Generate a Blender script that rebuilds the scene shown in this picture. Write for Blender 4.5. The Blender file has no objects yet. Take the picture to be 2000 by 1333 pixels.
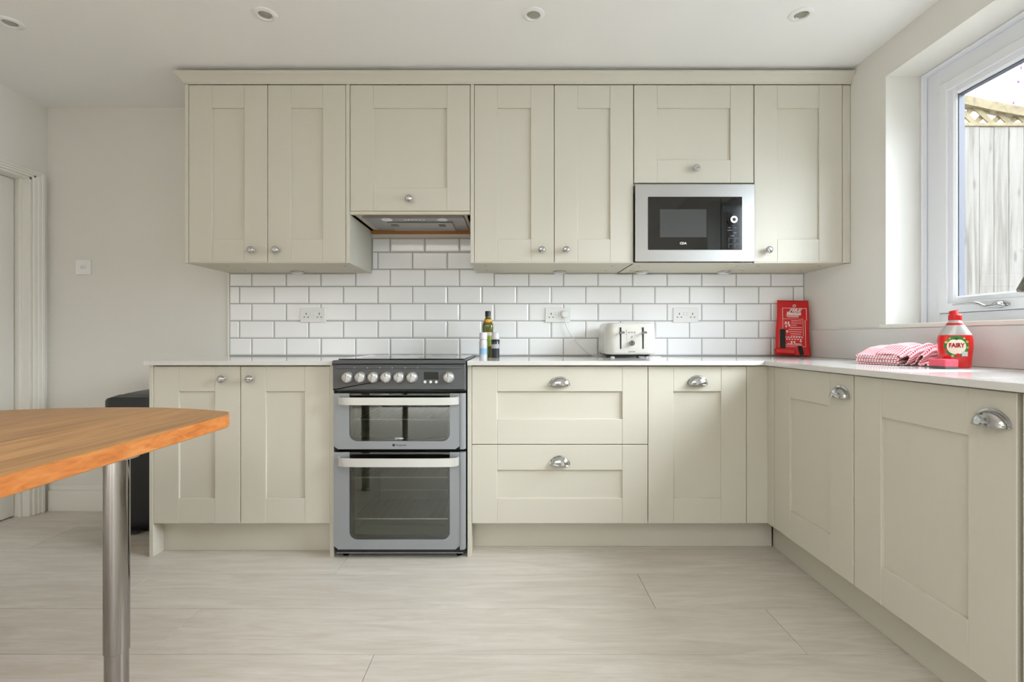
import bpy, bmesh, math, random
from mathutils import Vector, Matrix
random.seed(7)
PI = math.pi
SC = bpy.context.scene
COL = SC.collection

# ------------------------------------------------------------------ camera, world, lights
EYE = 0.995
cam_d = bpy.data.cameras.new('camera'); cam = bpy.data.objects.new('camera', cam_d); COL.objects.link(cam)
cam_d.sensor_width = 36.0; cam_d.lens = 36.0 * 957.0 / 2000.0
cam.location = (0, 0, EYE); cam.rotation_euler = (PI / 2, 0, 0)
cam_d.shift_y = -4.5 / 2000.0
cam_d.clip_start = 0.02
SC.camera = cam

SC.view_settings.view_transform = 'Standard'
SC.view_settings.look = 'None'
SC.view_settings.gamma = 1.0
SC.view_settings.use_curve_mapping = False
SC.view_settings.exposure = 0.10
SC.cycles.use_denoising = True
SC.cycles.max_bounces = 12
SC.cycles.diffuse_bounces = 7
SC.cycles.glossy_bounces = 5
SC.cycles.transparent_max_bounces = 12
SC.cycles.sample_clamp_indirect = 8.0
SC.cycles.caustics_reflective = False
SC.cycles.caustics_refractive = False

world = bpy.data.worlds.new('overcast_sky'); SC.world = world; world.use_nodes = True
wn = world.node_tree.nodes['Background']
wn.inputs['Color'].default_value = (0.85, 0.92, 1.0, 1)
wn.inputs['Strength'].default_value = 11.0

# room extents (metres; camera at x=0, y=0)
XL, XR = -2.696, 1.692
YW, YR = 2.8436, -2.7          # plaster face of the back wall, rear wall
YT = 2.8356                    # tile face
ZC = 2.337
FY_ = 3.25
WIN_Y0, WIN_Y1, WIN_Z0, WIN_Z1 = 0.62, 2.218, 1.06, 2.182   # kitchen window opening
PAT_X0, PAT_X1, PAT_Z1 = -1.9, 1.1, 2.12                    # glazed garden doors behind the viewer

def area(name, loc, rot, sx, sy, power, col=(1, 1, 1), portal=False):
    l = bpy.data.lights.new(name, 'AREA'); l.shape = 'RECTANGLE'; l.size = sx; l.size_y = sy
    l.energy = power; l.color = col
    o = bpy.data.objects.new(name, l); COL.objects.link(o); o.location = loc; o.rotation_euler = rot
    if portal: l.cycles.is_portal = True
    return o
area('window_daylight_portal', (2.02, (WIN_Y0 + WIN_Y1) / 2, (WIN_Z0 + WIN_Z1) / 2), (0, PI / 2, 0), WIN_Z1 - WIN_Z0, WIN_Y1 - WIN_Y0, 10, portal=True)
area('garden_door_portal', ((PAT_X0 + PAT_X1) / 2, YR - 0.25, PAT_Z1 / 2), (PI / 2, 0, 0), PAT_X1 - PAT_X0, PAT_Z1, 10, portal=True).rotation_euler = (PI / 2, 0, 0)
# soft fill light added behind the viewer, not a fitting of the room
area('room_fill_light', (-0.5, -1.1, 2.30), (0, 0, 0), 2.4, 1.6, 36, (1.0, 0.96, 0.91))
sun_d = bpy.data.lights.new('hazy_sun', 'SUN'); sun_d.energy = 11.0; sun_d.angle = math.radians(42); sun_d.color = (0.96, 0.98, 1.0)
sun = bpy.data.objects.new('hazy_sun', sun_d); COL.objects.link(sun); sun.location = (6, -1, 6)
sun.rotation_euler = Vector((-1.0, 0.40, -0.66)).to_track_quat('-Z', 'Y').to_euler()

# ------------------------------------------------------------------ helpers
WL = {}
def link(o, parent=None, wl=(0, 0, 0)):
    COL.objects.link(o)
    if parent: o.parent = parent
    WL[o.name] = Vector(wl)
    return o
def tag(o, label=None, cat=None, group=None, kind=None):
    if label: o['label'] = label
    if cat: o['category'] = cat
    if group: o['group'] = group
    if kind: o['kind'] = kind
    return o
def thing(name, label, cat, loc=(0, 0, 0), group=None):
    o = bpy.data.objects.new(name, None); link(o, None, loc); o.location = loc
    o.empty_display_size = 0.05
    return tag(o, label, cat, group)
def part(name, bm, mat, parent=None, smooth=None, recalc=True, kind=None, label=None):
    if recalc: bmesh.ops.recalc_face_normals(bm, faces=bm.faces)
    xs = [v.co.x for v in bm.verts]; ys = [v.co.y for v in bm.verts]; zs = [v.co.z for v in bm.verts]
    c = Vector(((min(xs) + max(xs)) / 2, (min(ys) + max(ys)) / 2, min(zs)))
    bmesh.ops.translate(bm, verts=bm.verts, vec=-c)
    me = bpy.data.meshes.new(name); bm.to_mesh(me); bm.free()
    me.materials.append(mat)
    if smooth is not None:
        me.shade_smooth(); me.set_sharp_from_angle(angle=math.radians(smooth))
    o = bpy.data.objects.new(name, me)
    pw = WL[parent.name] if parent else Vector((0, 0, 0))
    link(o, parent, c); o.location = c - pw
    if kind: o['kind'] = kind
    if label: o['label'] = label
    return o
def share(src, name, parent, loc, rot=(0, 0, 0)):
    o = src.copy(); o.name = name; COL.objects.link(o); o.parent = parent
    o.location = loc; o.rotation_euler = rot
    return o
def NB(): return bmesh.new()
def box(bm, x0, x1, y0, y1, z0, z1, b=0.0):
    if x0 > x1: x0, x1 = x1, x0
    if y0 > y1: y0, y1 = y1, y0
    if z0 > z1: z0, z1 = z1, z0
    lo = (x0, y0, z0); hi = (x1, y1, z1)
    if b <= 0:
        V = {}
        for i in (0, 1):
            for j in (0, 1):
                for k in (0, 1):
                    V[i, j, k] = bm.verts.new((hi[0] if i else lo[0], hi[1] if j else lo[1], hi[2] if k else lo[2]))
        for f in (((0,0,0),(0,0,1),(0,1,1),(0,1,0)), ((1,0,0),(1,1,0),(1,1,1),(1,0,1)), ((0,0,0),(1,0,0),(1,0,1),(0,0,1)),
                  ((0,1,0),(0,1,1),(1,1,1),(1,1,0)), ((0,0,0),(0,1,0),(1,1,0),(1,0,0)), ((0,0,1),(1,0,1),(1,1,1),(0,1,1))):
            bm.faces.new([V[t] for t in f])
        return
    V = {}
    for s in [(i, j, k) for i in (0, 1) for j in (0, 1) for k in (0, 1)]:
        for a in range(3):
            co = []
            for q in range(3):
                e = hi[q] if s[q] else lo[q]
                if q != a: e += -b if s[q] else b
                co.append(e)
            V[s, a] = bm.verts.new(co)
    for a in range(3):
        o = [q for q in range(3) if q != a]
        for sgn in (0, 1):
            vs = []
            for (p, r) in ((0, 0), (1, 0), (1, 1), (0, 1)):
                s = [0, 0, 0]; s[a] = sgn; s[o[0]] = p; s[o[1]] = r; vs.append(V[tuple(s), a])
            bm.faces.new(vs)
        # edges running along axis a: between faces o0 and o1
        for p in (0, 1):
            for r in (0, 1):
                s0 = [0, 0, 0]; s0[o[0]] = p; s0[o[1]] = r; s1 = list(s0); s0[a] = 0; s1[a] = 1
                s0 = tuple(s0); s1 = tuple(s1)
                bm.faces.new([V[s0, o[0]], V[s1, o[0]], V[s1, o[1]], V[s0, o[1]]])
    for s in [(i, j, k) for i in (0, 1) for j in (0, 1) for k in (0, 1)]:
        bm.faces.new([V[s, 0], V[s, 1], V[s, 2]])
def B(*a, **k):
    bm = NB(); box(bm, *a, **k); return bm
def loft(bm, loops, cap0=True, cap1=True, closed=True):
    R = [[bm.verts.new(p) for p in L] for L in loops]
    n = len(R[0])
    for a, b in zip(R, R[1:]):
        for i in range(n if closed else n - 1):
            j = (i + 1) % n
            bm.faces.new([a[i], a[j], b[j], b[i]])
    if cap0: bm.faces.new(list(reversed(R[0])))
    if cap1: bm.faces.new(R[-1])
    return R
def lathe(bm, prof, seg=24, c=(0, 0, 0), axis='Z', cap0=True, cap1=True):
    """prof: (radius, height along the axis). axis 'Z' up, 'Y' towards the viewer (-Y), 'X' towards -X"""
    loops = []
    for r, h in prof:
        L = []
        for i in range(seg):
            t = 2 * PI * i / seg; u, v = r * math.cos(t), r * math.sin(t)
            if axis == 'Z': p = (c[0] + u, c[1] + v, c[2] + h)
            elif axis == 'Y': p = (c[0] + u, c[1] - h, c[2] + v)
            else: p = (c[0] - h, c[1] + u, c[2] + v)
            L.append(p)
        loops.append(L)
    loft(bm, loops, cap0, cap1)
def tube(bm, pts, r, seg=8):
    pts = [Vector(p) for p in pts]; loops = []
    rs = r if isinstance(r, (list, tuple)) else [r] * len(pts)
    up = Vector((0, 0, 1))
    prev = None
    for i, p in enumerate(pts):
        t = (pts[min(i + 1, len(pts) - 1)] - pts[max(i - 1, 0)]).normalized()
        if prev is None:
            ref = up if abs(t.dot(up)) < 0.9 else Vector((1, 0, 0))
            a = t.cross(ref).normalized()
        else:
            a = (prev - t * prev.dot(t)).normalized()
        prev = a; b = t.cross(a)
        loops.append([p + (a * math.cos(2 * PI * k / seg) + b * math.sin(2 * PI * k / seg)) * rs[i] for k in range(seg)])
    loft(bm, loops)
def spline(pts, n=8):
    P = [Vector(p) for p in pts]; out = []
    for i in range(len(P) - 1):
        p0 = P[max(i - 1, 0)]; p1 = P[i]; p2 = P[i + 1]; p3 = P[min(i + 2, len(P) - 1)]
        for k in range(n):
            t = k / n
            out.append(0.5 * ((2 * p1) + (p2 - p0) * t + (2 * p0 - 5 * p1 + 4 * p2 - p3) * t * t + (3 * p1 - p0 - 3 * p2 + p3) * t ** 3))
    out.append(P[-1]); return out
def rrect(u0, u1, v0, v1, r, seg=5):
    """counter-clockwise rounded rectangle; r one radius or (bl, br, tr, tl)"""
    if not isinstance(r, (list, tuple)): r = (r,) * 4
    out = []
    for (cx, cy, sx, sy, a0), rr in zip(((u0, v0, 1, 1, PI), (u1, v0, -1, 1, 1.5 * PI), (u1, v1, -1, -1, 0), (u0, v1, 1, -1, 0.5 * PI)), r):
        if rr <= 1e-6: out += [(cx, cy)] * (seg + 1); continue
        for k in range(seg + 1):
            t = a0 + 0.5 * PI * k / seg
            out.append((cx + sx * rr + rr * math.cos(t), cy + sy * rr + rr * math.sin(t)))
    return out
def plate(bm, poly, y0, y1, b=0.0):
    """polygon in x-z, from y1 (back) to y0 (front), optional front chamfer"""
    cx = sum(p[0] for p in poly) / len(poly); cz = sum(p[1] for p in poly) / len(poly)
    L = [[(p[0], y1, p[1]) for p in poly], [(p[0], y0 + b, p[1]) for p in poly]]
    if b > 0:
        n = len(poly); q = []
        for i in range(n):
            a = Vector(poly[i - 1]); c = Vector(poly[i]); d = Vector(poly[(i + 1) % n])
            e = (d - a); nrm = Vector((e.y, -e.x)); 
            if nrm.length < 1e-9: nrm = Vector((0, 0))
            else: nrm.normalize()
            q.append((c.x - nrm.x * b, y0, c.y - nrm.y * b))
        L.append(q)
    loft(bm, L)
def text_bm(s, size, bold=0.0, shear=0.0, extrude=0.0002, w=None, spacing=1.0):
    cu = bpy.data.curves.new('lettering', 'FONT'); cu.body = s; cu.size = size; cu.align_x = 'CENTER'; cu.align_y = 'CENTER'
    cu.extrude = extrude; cu.offset = bold; cu.shear = shear; cu.resolution_u = 2; cu.space_character = spacing
    o = bpy.data.objects.new('lettering', cu); COL.objects.link(o)
    dg = bpy.context.evaluated_depsgraph_get(); me = bpy.data.meshes.new_from_object(o.evaluated_get(dg))
    bm = NB(); bm.from_mesh(me)
    bpy.data.objects.remove(o); bpy.data.curves.remove(cu); bpy.data.meshes.remove(me)
    for v in bm.verts: v.co = Vector((v.co.x, -v.co.z, v.co.y))
    if w and bm.verts:
        xs = [v.co.x for v in bm.verts]; k = w / (max(xs) - min(xs))
        for v in bm.verts: v.co.x *= k
    return bm
def shift(bm, d):
    bmesh.ops.translate(bm, verts=bm.verts, vec=Vector(d)); return bm
def merge(bm, other):
    me = bpy.data.meshes.new('tmp'); other.to_mesh(me); other.free(); bm.from_mesh(me); bpy.data.meshes.remove(me)

# ------------------------------------------------------------------ materials
def lin(r, g, b):
    f = lambda c: (c / 255 / 12.92) if c / 255 <= 0.04045 else ((c / 255 + 0.055) / 1.055) ** 2.4
    return (f(r), f(g), f(b), 1)
def mat(name, col, rough=0.5, metal=0.0, **kw):
    m = bpy.data.materials.new(name); m.use_nodes = True
    p = m.node_tree.nodes['Principled BSDF']
    p.inputs['Base Color'].default_value = col; p.inputs['Roughness'].default_value = rough; p.inputs['Metallic'].default_value = metal
    for k, v in kw.items(): p.inputs[k.replace('_', ' ')].default_value = v
    return m
def nodes(m): return m.node_tree.nodes, m.node_tree.links, m.node_tree.nodes['Principled BSDF']
def coords(m, scale, kind='Object', rnd=False):
    N, L, p = nodes(m)
    tc = N.new('ShaderNodeTexCoord'); mp = N.new('ShaderNodeMapping'); mp.inputs['Scale'].default_value = scale
    L.new(tc.outputs[kind], mp.inputs['Vector'])
    if rnd:
        oi = N.new('ShaderNodeObjectInfo'); ml = N.new('ShaderNodeMath'); ml.operation = 'MULTIPLY'; ml.inputs[1].default_value = 37.0
        L.new(oi.outputs['Random'], ml.inputs[0])
        cb = N.new('ShaderNodeCombineXYZ'); L.new(ml.outputs[0], cb.inputs[0]); L.new(ml.outputs[0], cb.inputs[1]); L.new(ml.outputs[0], cb.inputs[2])
        L.new(cb.outputs[0], mp.inputs['Location'])
    return mp.outputs[0]
def bump(m, vec, nscale, strength, dist, detail=3.0):
    N, L, p = nodes(m)
    n = N.new('ShaderNodeTexNoise'); n.inputs['Scale'].default_value = nscale; n.inputs['Detail'].default_value = detail
    L.new(vec, n.inputs['Vector'])
    b = N.new('ShaderNodeBump'); b.inputs['Strength'].default_value = strength; b.inputs['Distance'].default_value = dist
    L.new(n.outputs['Fac'], b.inputs['Height']); L.new(b.outputs['Normal'], p.inputs['Normal'])
    return n
def ramp(m, fac, stops):
    N, L, p = nodes(m)
    r = N.new('ShaderNodeValToRGB'); e = r.color_ramp.elements
    e[0].position, e[0].color = stops[0]; e[1].position, e[1].color = stops[-1]
    for s in stops[1:-1]:
        q = e.new(s[0]); q.color = s[1]
    L.new(fac, r.inputs['Fac']); return r.outputs['Color']

PAINT = lin(203, 199, 187)
def paint(name, scale):
    m = mat(name, PAINT, 0.42)
    v = coords(m, scale, rnd=True); bump(m, v, 1.0, 0.35, 0.0006, 4)
    return m
M_PV = paint('painted_oak_upright_grain', (220, 220, 9))
M_PH = paint('painted_oak_level_grain', (9, 9, 220))
M_PS = mat('painted_smooth', PAINT, 0.45)
M_CARC = mat('cabinet_carcass', lin(204, 198, 180), 0.5)
M_WALL = mat("white_emulsion", lin(226, 224, 219), 0.85)
bump(M_WALL, coords(M_WALL, (1, 1, 1)), 60, 0.06, 0.001)
M_CEIL = mat('ceiling_paint', lin(238, 238, 238), 0.9)
M_TRIM = mat('gloss_white_joinery', lin(232, 230, 224), 0.35)
M_UPVC = mat('white_window_plastic', lin(232, 234, 240), 0.28)
M_TILE = mat('white_glazed_tile', lin(248, 249, 252), 0.09, Coat_Weight=0.3)
bump(M_TILE, coords(M_TILE, (1, 1, 1), rnd=True), 9, 0.10, 0.002)
M_GROUT = mat('grey_grout', lin(168, 167, 166), 0.9)
M_TOP = mat('white_quartz', lin(231, 230, 228), 0.10)
n_ = M_TOP.node_tree.nodes.new('ShaderNodeTexNoise'); n_.inputs['Scale'].default_value = 300; n_.inputs['Detail'].default_value = 2
M_TOP.node_tree.links.new(ramp(M_TOP, n_.outputs['Fac'], [(0.35, lin(212, 211, 209)), (0.6, lin(218, 217, 215))]), nodes(M_TOP)[2].inputs['Base Color'])
M_CHROME = mat('chrome', (0.55, 0.55, 0.56, 1), 0.08, 1.0)
M_STEEL = mat('brushed_steel', (0.50, 0.495, 0.49, 1), 0.36, 1.0)
bump(M_STEEL, coords(M_STEEL, (3, 3, 400)), 1.0, 0.12, 0.0004)
M_SILVER = mat('silver_enamel', lin(150, 154, 159), 0.32, 0.35)
M_DGREY = mat('graphite_enamel', lin(92, 94, 97), 0.25, 0.25)
M_HANDLE = mat('satin_aluminium', lin(215, 215, 213), 0.3, 0.55)
M_BLACK = mat('black_enamel', lin(14, 14, 16), 0.25)
M_BGLASS = mat('black_glass', lin(10, 11, 12), 0.03, Coat_Weight=0.5)
M_BPLAST = mat('black_plastic', lin(24, 25, 27), 0.38)
M_WPLAST = mat('white_plastic', lin(236, 236, 236), 0.3)
M_DARK = mat('dark_recess', lin(30, 29, 28), 0.8)
M_HOLE = mat('socket_hole', lin(50, 48, 46), 0.8)
M_RED = mat('red_vinyl', lin(206, 12, 16), 0.35)
M_INK = mat('white_print', lin(245, 225, 222), 0.5)
M_CHIP = mat('bare_chipboard', lin(176, 118, 66), 0.8)

def wood_floor():
    m = mat('pale_oak_laminate', lin(206, 200, 187), 0.42)
    N, L, p = nodes(m)
    v = coords(m, (1.1, 9, 9), rnd=True)
    n = N.new('ShaderNodeTexNoise'); n.inputs['Scale'].default_value = 2.2; n.inputs['Detail'].default_value = 7; n.inputs['Roughness'].default_value = 0.62; n.inputs['Distortion'].default_value = 1.3
    L.new(v, n.inputs['Vector'])
    c1 = ramp(m, n.outputs['Fac'], [(0.30, lin(200, 193, 182)), (0.5, lin(210, 204, 195)), (0.72, lin(221, 216, 209))])
    v2 = coords(m, (7, 230, 230), rnd=True)
    n2 = N.new('ShaderNodeTexNoise'); n2.inputs['Scale'].default_value = 1.5; n2.inputs['Detail'].default_value = 4; L.new(v2, n2.inputs['Vector'])
    c2 = ramp(m, n2.outputs['Fac'], [(0.36, (0.90, 0.895, 0.88, 1)), (0.56, (1, 1, 1, 1))])
    mx = N.new('ShaderNodeMix'); mx.data_type = 'RGBA'; mx.blend_type = 'MULTIPLY'; mx.inputs[0].default_value = 0.75
    L.new(c1, mx.inputs[6]); L.new(c2, mx.inputs[7])
    oi = N.new('ShaderNodeObjectInfo'); hs = N.new('ShaderNodeHueSaturation'); mr = N.new('ShaderNodeMapRange')
    mr.inputs['To Min'].default_value = 0.93; mr.inputs['To Max'].default_value = 1.05
    L.new(oi.outputs['Random'], mr.inputs['Value']); L.new(mr.outputs[0], hs.inputs['Value']); L.new(mx.outputs[2], hs.inputs['Color'])
    L.new(hs.outputs[0], p.inputs['Base Color'])
    b = N.new('ShaderNodeBump'); b.inputs['Strength'].default_value = 0.25; b.inputs['Distance'].default_value = 0.0006
    L.new(n2.outputs['Fac'], b.inputs['Height']); L.new(b.outputs[0], p.inputs['Normal'])
    return m
M_FLOOR = wood_floor()
def table_wood(name, base, dark, light, sc):
    m = mat(name, base, 0.38); N, L, p = nodes(m)
    tc = N.new('ShaderNodeTexCoord')
    # glued staves: width 45 mm across x, grain along y
    sp = N.new('ShaderNodeSeparateXYZ'); L.new(tc.outputs['Object'], sp.inputs[0])
    k = N.new('ShaderNodeMath'); k.operation = 'MULTIPLY'; k.inputs[1].default_value = 1 / 0.09; L.new(sp.outputs[0], k.inputs[0])
    fl = N.new('ShaderNodeMath'); fl.operation = 'FLOOR'; L.new(k.outputs[0], fl.inputs[0])
    wn_ = N.new('ShaderNodeTexWhiteNoise'); wn_.noise_dimensions = '1D'; L.new(fl.outputs[0], wn_.inputs['W'])
    mp = N.new('ShaderNodeMapping'); mp.inputs['Scale'].default_value = sc; L.new(tc.outputs['Object'], mp.inputs['Vector'])
    cb = N.new('ShaderNodeCombineXYZ'); ml = N.new('ShaderNodeMath'); ml.operation = 'MULTIPLY'; ml.inputs[1].default_value = 19
    L.new(wn_.outputs['Value'], ml.inputs[0]); L.new(ml.outputs[0], cb.inputs[1]); L.new(ml.outputs[0], cb.inputs[0]); L.new(cb.outputs[0], mp.inputs['Location'])
    n = N.new('ShaderNodeTexNoise'); n.inputs['Scale'].default_value = 1.0; n.inputs['Detail'].default_value = 6; n.inputs['Distortion'].default_value = 0.8
    L.new(mp.outputs[0], n.inputs['Vector'])
    c = ramp(m, n.outputs['Fac'], [(0.28, dark), (0.5, base), (0.72, light)])
    hs = N.new('ShaderNodeHueSaturation'); mr = N.new('ShaderNodeMapRange'); mr.inputs['To Min'].default_value = 0.9; mr.inputs['To Max'].default_value = 1.08
    L.new(wn_.outputs['Value'], mr.inputs['Value']); L.new(mr.outputs[0], hs.inputs['Value']); L.new(c, hs.inputs['Color']); L.new(hs.outputs[0], p.inputs['Base Color'])
    return m
M_TABLE = table_wood('oiled_oak', lin(190, 140, 84), lin(166, 114, 62), lin(206, 158, 100), (45, 4, 45))
M_TEDGE = table_wood('orange_oak_edge', lin(222, 138, 72), lin(200, 114, 50), lin(234, 158, 90), (60, 14, 60))

def glass_mix(name, tint, gloss_rough=0.0, ior=1.45, boost=1.0):
    m = bpy.data.materials.new(name); m.use_nodes = True; N = m.node_tree.nodes; L = m.node_tree.links
    N.remove(N['Principled BSDF']); out = N['Material Output']
    t = N.new('ShaderNodeBsdfTransparent'); t.inputs[0].default_value = tint
    g = N.new('ShaderNodeBsdfGlossy'); g.inputs['Roughness'].default_value = gloss_rough
    lw = N.new('ShaderNodeLayerWeight'); lw.inputs[0].default_value = 0.5
    pw = N.new('ShaderNodeMath'); pw.operation = 'POWER'; pw.inputs[1].default_value = 5.0; L.new(lw.outputs['Facing'], pw.inputs[0])
    f0 = ((ior - 1) / (ior + 1)) ** 2 * boost
    mu = N.new('ShaderNodeMath'); mu.operation = 'MULTIPLY_ADD'; mu.inputs[1].default_value = 1 - f0; mu.inputs[2].default_value = f0; mu.use_clamp = True
    mx = N.new('ShaderNodeMixShader'); L.new(pw.outputs[0], mu.inputs[0]); L.new(mu.outputs[0], mx.inputs[0]); L.new(t.outputs[0], mx.inputs[1]); L.new(g.outputs[0], mx.inputs[2])
    L.new(mx.outputs[0], out.inputs[0]); return m
M_PANE = glass_mix('window_glass', (0.93, 0.95, 0.95, 1))
M_OVGL = glass_mix('smoked_oven_glass', (0.68, 0.71, 0.66, 1), 0.02, 1.5, 2.4)
M_CLEAR = glass_mix('clear_plastic', (0.93, 0.94, 0.94, 1), 0.05, 1.4, 1.0)

# ------------------------------------------------------------------ setting
def struct(name, bm, m, parent=None, **k):
    o = part(name, bm, m, parent, **k)
    if not parent: o['kind'] = 'structure'
    return o
bm = NB(); box(bm, XL - 0.2, XR + 0.3, YR - 0.2, YW + 0.2, -0.12, -0.005)
floor = struct('floor', bm, M_DARK)
rows = [2.8436, 2.595, 2.332, 2.07, 1.805, 1.545, 1.2825, 1.02, 0.7575, 0.495]
joints = {0: [-1.9, 0.1], 1: [-2.3, -0.2], 2: [-0.75, 1.31], 3: [-1.51, 0.53], 4: [-1.145, 0.932], 5: [-0.435], 6: [-1.8, 0.25], 7: [-0.9, 1.1], 8: [-1.6, 0.4]}
for i in range(9):
    y1, y0 = rows[i], rows[i + 1]
    xs = [XL] + joints[i] + [XR]
    for a, b in zip(xs, xs[1:]):
        part('plank', B(a + 0.0008, b - 0.0008, y0 + 0.0013, y1 - 0.0013, -0.005, 0.0, b=0.0009), M_FLOOR, floor)
part('threshold', B(XL - 0.2, XL, 1.95, 2.75, -0.005, 0.0), M_FLOOR, floor)
part('rear_boards', B(XL, XR, YR, 0.495, -0.005, 0.0), M_FLOOR, floor)

struct('ceiling', B(XL - 0.2, XR + 0.3, YR - 0.2, YW + 0.2, ZC, ZC + 0.15), M_CEIL)
wall_back = struct('wall_back', B(XL - 0.2, XR + 0.3, YW, YW + 0.2, -0.005, ZC), M_WALL)
DY0, DY1, DZ1 = 1.95, 2.75, 1.90   # doorway in the left wall
bm = NB(); box(bm, XL - 0.2, XL, DY1, YW, -0.005, ZC); box(bm, XL - 0.2, XL, YR, DY0, -0.005, ZC); box(bm, XL - 0.2, XL, DY0, DY1, DZ1, ZC)
struct('wall_left', bm, M_WALL)
bm = NB(); X2 = XR + 0.3
box(bm, XR, X2, WIN_Y1, YW, -0.005, ZC); box(bm, XR, X2, YR, WIN_Y0, -0.005, ZC)
box(bm, XR, X2, WIN_Y0, WIN_Y1, -0.005, WIN_Z0 - 0.02); box(bm, XR, X2, WIN_Y0, WIN_Y1, WIN_Z1, ZC)
struct('wall_right', bm, M_WALL)
struct('wall_sky_block', B(XR, XR + 0.3, YR - 0.2, FY_, ZC + 0.16, 5.2), M_WALL)  # unseen wall, added to keep part of the sky off the fence
bm = NB(); box(bm, XL - 0.2, PAT_X0, YR - 0.2, YR, -0.005, ZC); box(bm, PAT_X1, XR + 0.3, YR - 0.2, YR, -0.005, ZC); box(bm, PAT_X0, PAT_X1, YR - 0.2, YR, PAT_Z1, ZC)
struct('wall_rear', bm, M_WALL)
# glazed garden doors behind the viewer
bm = NB()
for k in range(4):
    x = PAT_X0 + (PAT_X1 - PAT_X0 - 0.07) * k / 3
    box(bm, x, x + 0.07, YR - 0.12, YR - 0.06, 0.0, PAT_Z1)
box(bm, PAT_X0, PAT_X1, YR - 0.12, YR - 0.06, 0, 0.09); box(bm, PAT_X0, PAT_X1, YR - 0.12, YR - 0.06, PAT_Z1 - 0.07, PAT_Z1)
w2 = struct('window_2', bm, M_UPVC)

# skirting
def skirting(name, x0, x1, y0, y1):
    bm = NB(); box(bm, x0, x1, y0, y1, 0.0, 0.118, 0.001)
    if abs(x1 - x0) > abs(y1 - y0): box(bm, x0, x1, y0 + 0.006, y1, 0.1175, 0.145, 0.004)
    else: box(bm, x0, x1 - 0.006, y0, y1, 0.1175, 0.145, 0.004)
    return struct(name, bm, M_TRIM)
skirting('baseboard_back', XL + 0.02, -1.66, YW - 0.018, YW)
skirting('baseboard_left', XL, XL + 0.018, YR, DY0 - 0.06)

# doorway with architrave, jambs and door leaf
bm = NB()
def arch(bm, y0, y1, z0, z1):
    pass
for (a, b, d) in ((DY1 + 0.0, DY1 + 0.022, 0.012), (DY1 + 0.02, DY1 + 0.04, 0.018), (DY1 + 0.038, DY1 + 0.058, 0.024)):
    box(bm, XL, XL + d, a, b, 0, DZ1 + 0.036, 0.003)
for (a, b, d) in ((0.0, 0.014, 0.012), (0.013, 0.025, 0.018), (0.024, 0.036, 0.024)):
    box(bm, XL, XL + d, DY0 - b, DY1 + b, DZ1 + a, DZ1 + b, 0.002)
    box(bm, XL, XL + d, DY0 - b - 0.02, DY0 - a, 0, DZ1 + b, 0.002)
struct('trim_1', bm, M_TRIM)
bm = NB()
box(bm, XL - 0.13, XL, DY1 - 0.001, DY1 + 0.0, 0, DZ1); box(bm, XL - 0.13, XL + 0.0, DY1 - 0.012, DY1, 0, DZ1, 0.001); box(bm, XL - 0.052, XL - 0.04, DY1 - 0.026, DY1 - 0.01, 0, DZ1, 0.002)
box(bm, XL - 0.13, XL, DY0, DY0 + 0.012, 0, DZ1, 0.001); box(bm, XL - 0.13, XL, DY0, DY1, DZ1 - 0.012, DZ1, 0.001)
struct('trim_2', bm, M_TRIM)
struct('wall_light_stop', B(XL - 0.34, XL - 0.205, DY0 - 0.2, DY1 + 0.1, -0.12, ZC), M_WALL)  # block added behind the door to stop sky light leaking in
door1 = struct('door_1', B(XL - 0.125, XL - 0.083, DY0 + 0.014, DY1 - 0.015, 0.006, DZ1 - 0.014, b=0.002), M_TRIM)
bm = NB(); lathe(bm, [(0.025, 0), (0.025, 0.006), (0.009, 0.008), (0.009, 0.045), (0.0, 0.046)], 16, (0, 0, 0), 'Z')
bmesh.ops.rotate(bm, verts=bm.verts, cent=(0, 0, 0), matrix=Matrix.Rotation(PI / 2, 3, 'Y'))
shift(bm, (XL - 0.083, DY0 + 0.08, 0.98)); box(bm, XL - 0.045, XL - 0.032, DY0 + 0.07, DY0 + 0.2, 0.972, 0.988, 0.004)
part('door_handle', bm, M_CHROME, door1, smooth=40)

# ---- metro tiles on the back wall, each a piece of its own
TP, TX = 0.2006, 0.0999
def tile_bm(x0, x1, z0, z1):
    bm = NB(); g = 0.0008
    x0 += g; x1 -= g; z0 += g; z1 -= g; bw = 0.0085; th0, th1 = YT + 0.0045, YT
    i = bw
    def ring(d, y): return [(x0 + d, y, z0 + d), (x1 - d, y, z0 + d), (x1 - d, y, z1 - d), (x0 + d, y, z1 - d)]
    if x1 - x0 < 2.4 * bw: i = (x1 - x0) * 0.3
    loft(bm, [ring(0, YW), ring(0, th0), ring(i, th1)], cap0=False)
    return bm
def grid(z0, z1, x_first, xmin, xmax):
    x = x_first
    while x > xmin: x -= TP
    while x < xmax:
        a, b = max(x, xmin), min(x + TP, xmax)
        if b - a > 0.006: yield a, b, (b - a > TP - 1e-4)
        x += TP
Z0 = 0.8984
full = None
def lay(k, xmin, xmax, zcut=None):
    global full
    z0, zf = Z0 + TX * k, Z0 + TX * (k + 1)
    xf = -1.508 if k % 2 == 0 else -1.579
    for a, b, whole in grid(z0, zf, xf, xmin, xmax):
        zc = zcut; z1 = zf
        if zc and k == 4 and b > -0.8105 and a < -0.212: zc = None
        if zc: z1 = min(z1, zc)
        if whole and not zc:
            if full is None:
                full = part('tile', tile_bm(a, b, z0, z1), M_TILE, wall_back)
            else:
                o = full.copy(); COL.objects.link(o); o.parent = wall_back
                o.location = Vector(((a + b) / 2, (YW + YT) / 2, z0 + 0.0008)) - WL[wall_back.name]
        else:
            part('tile', tile_bm(a, b, z0, z1), M_TILE, wall_back)
for k in range(4): lay(k, -1.6365, XR - 0.001)
lay(4, -1.6365, XR - 0.001, 1.374)
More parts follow.
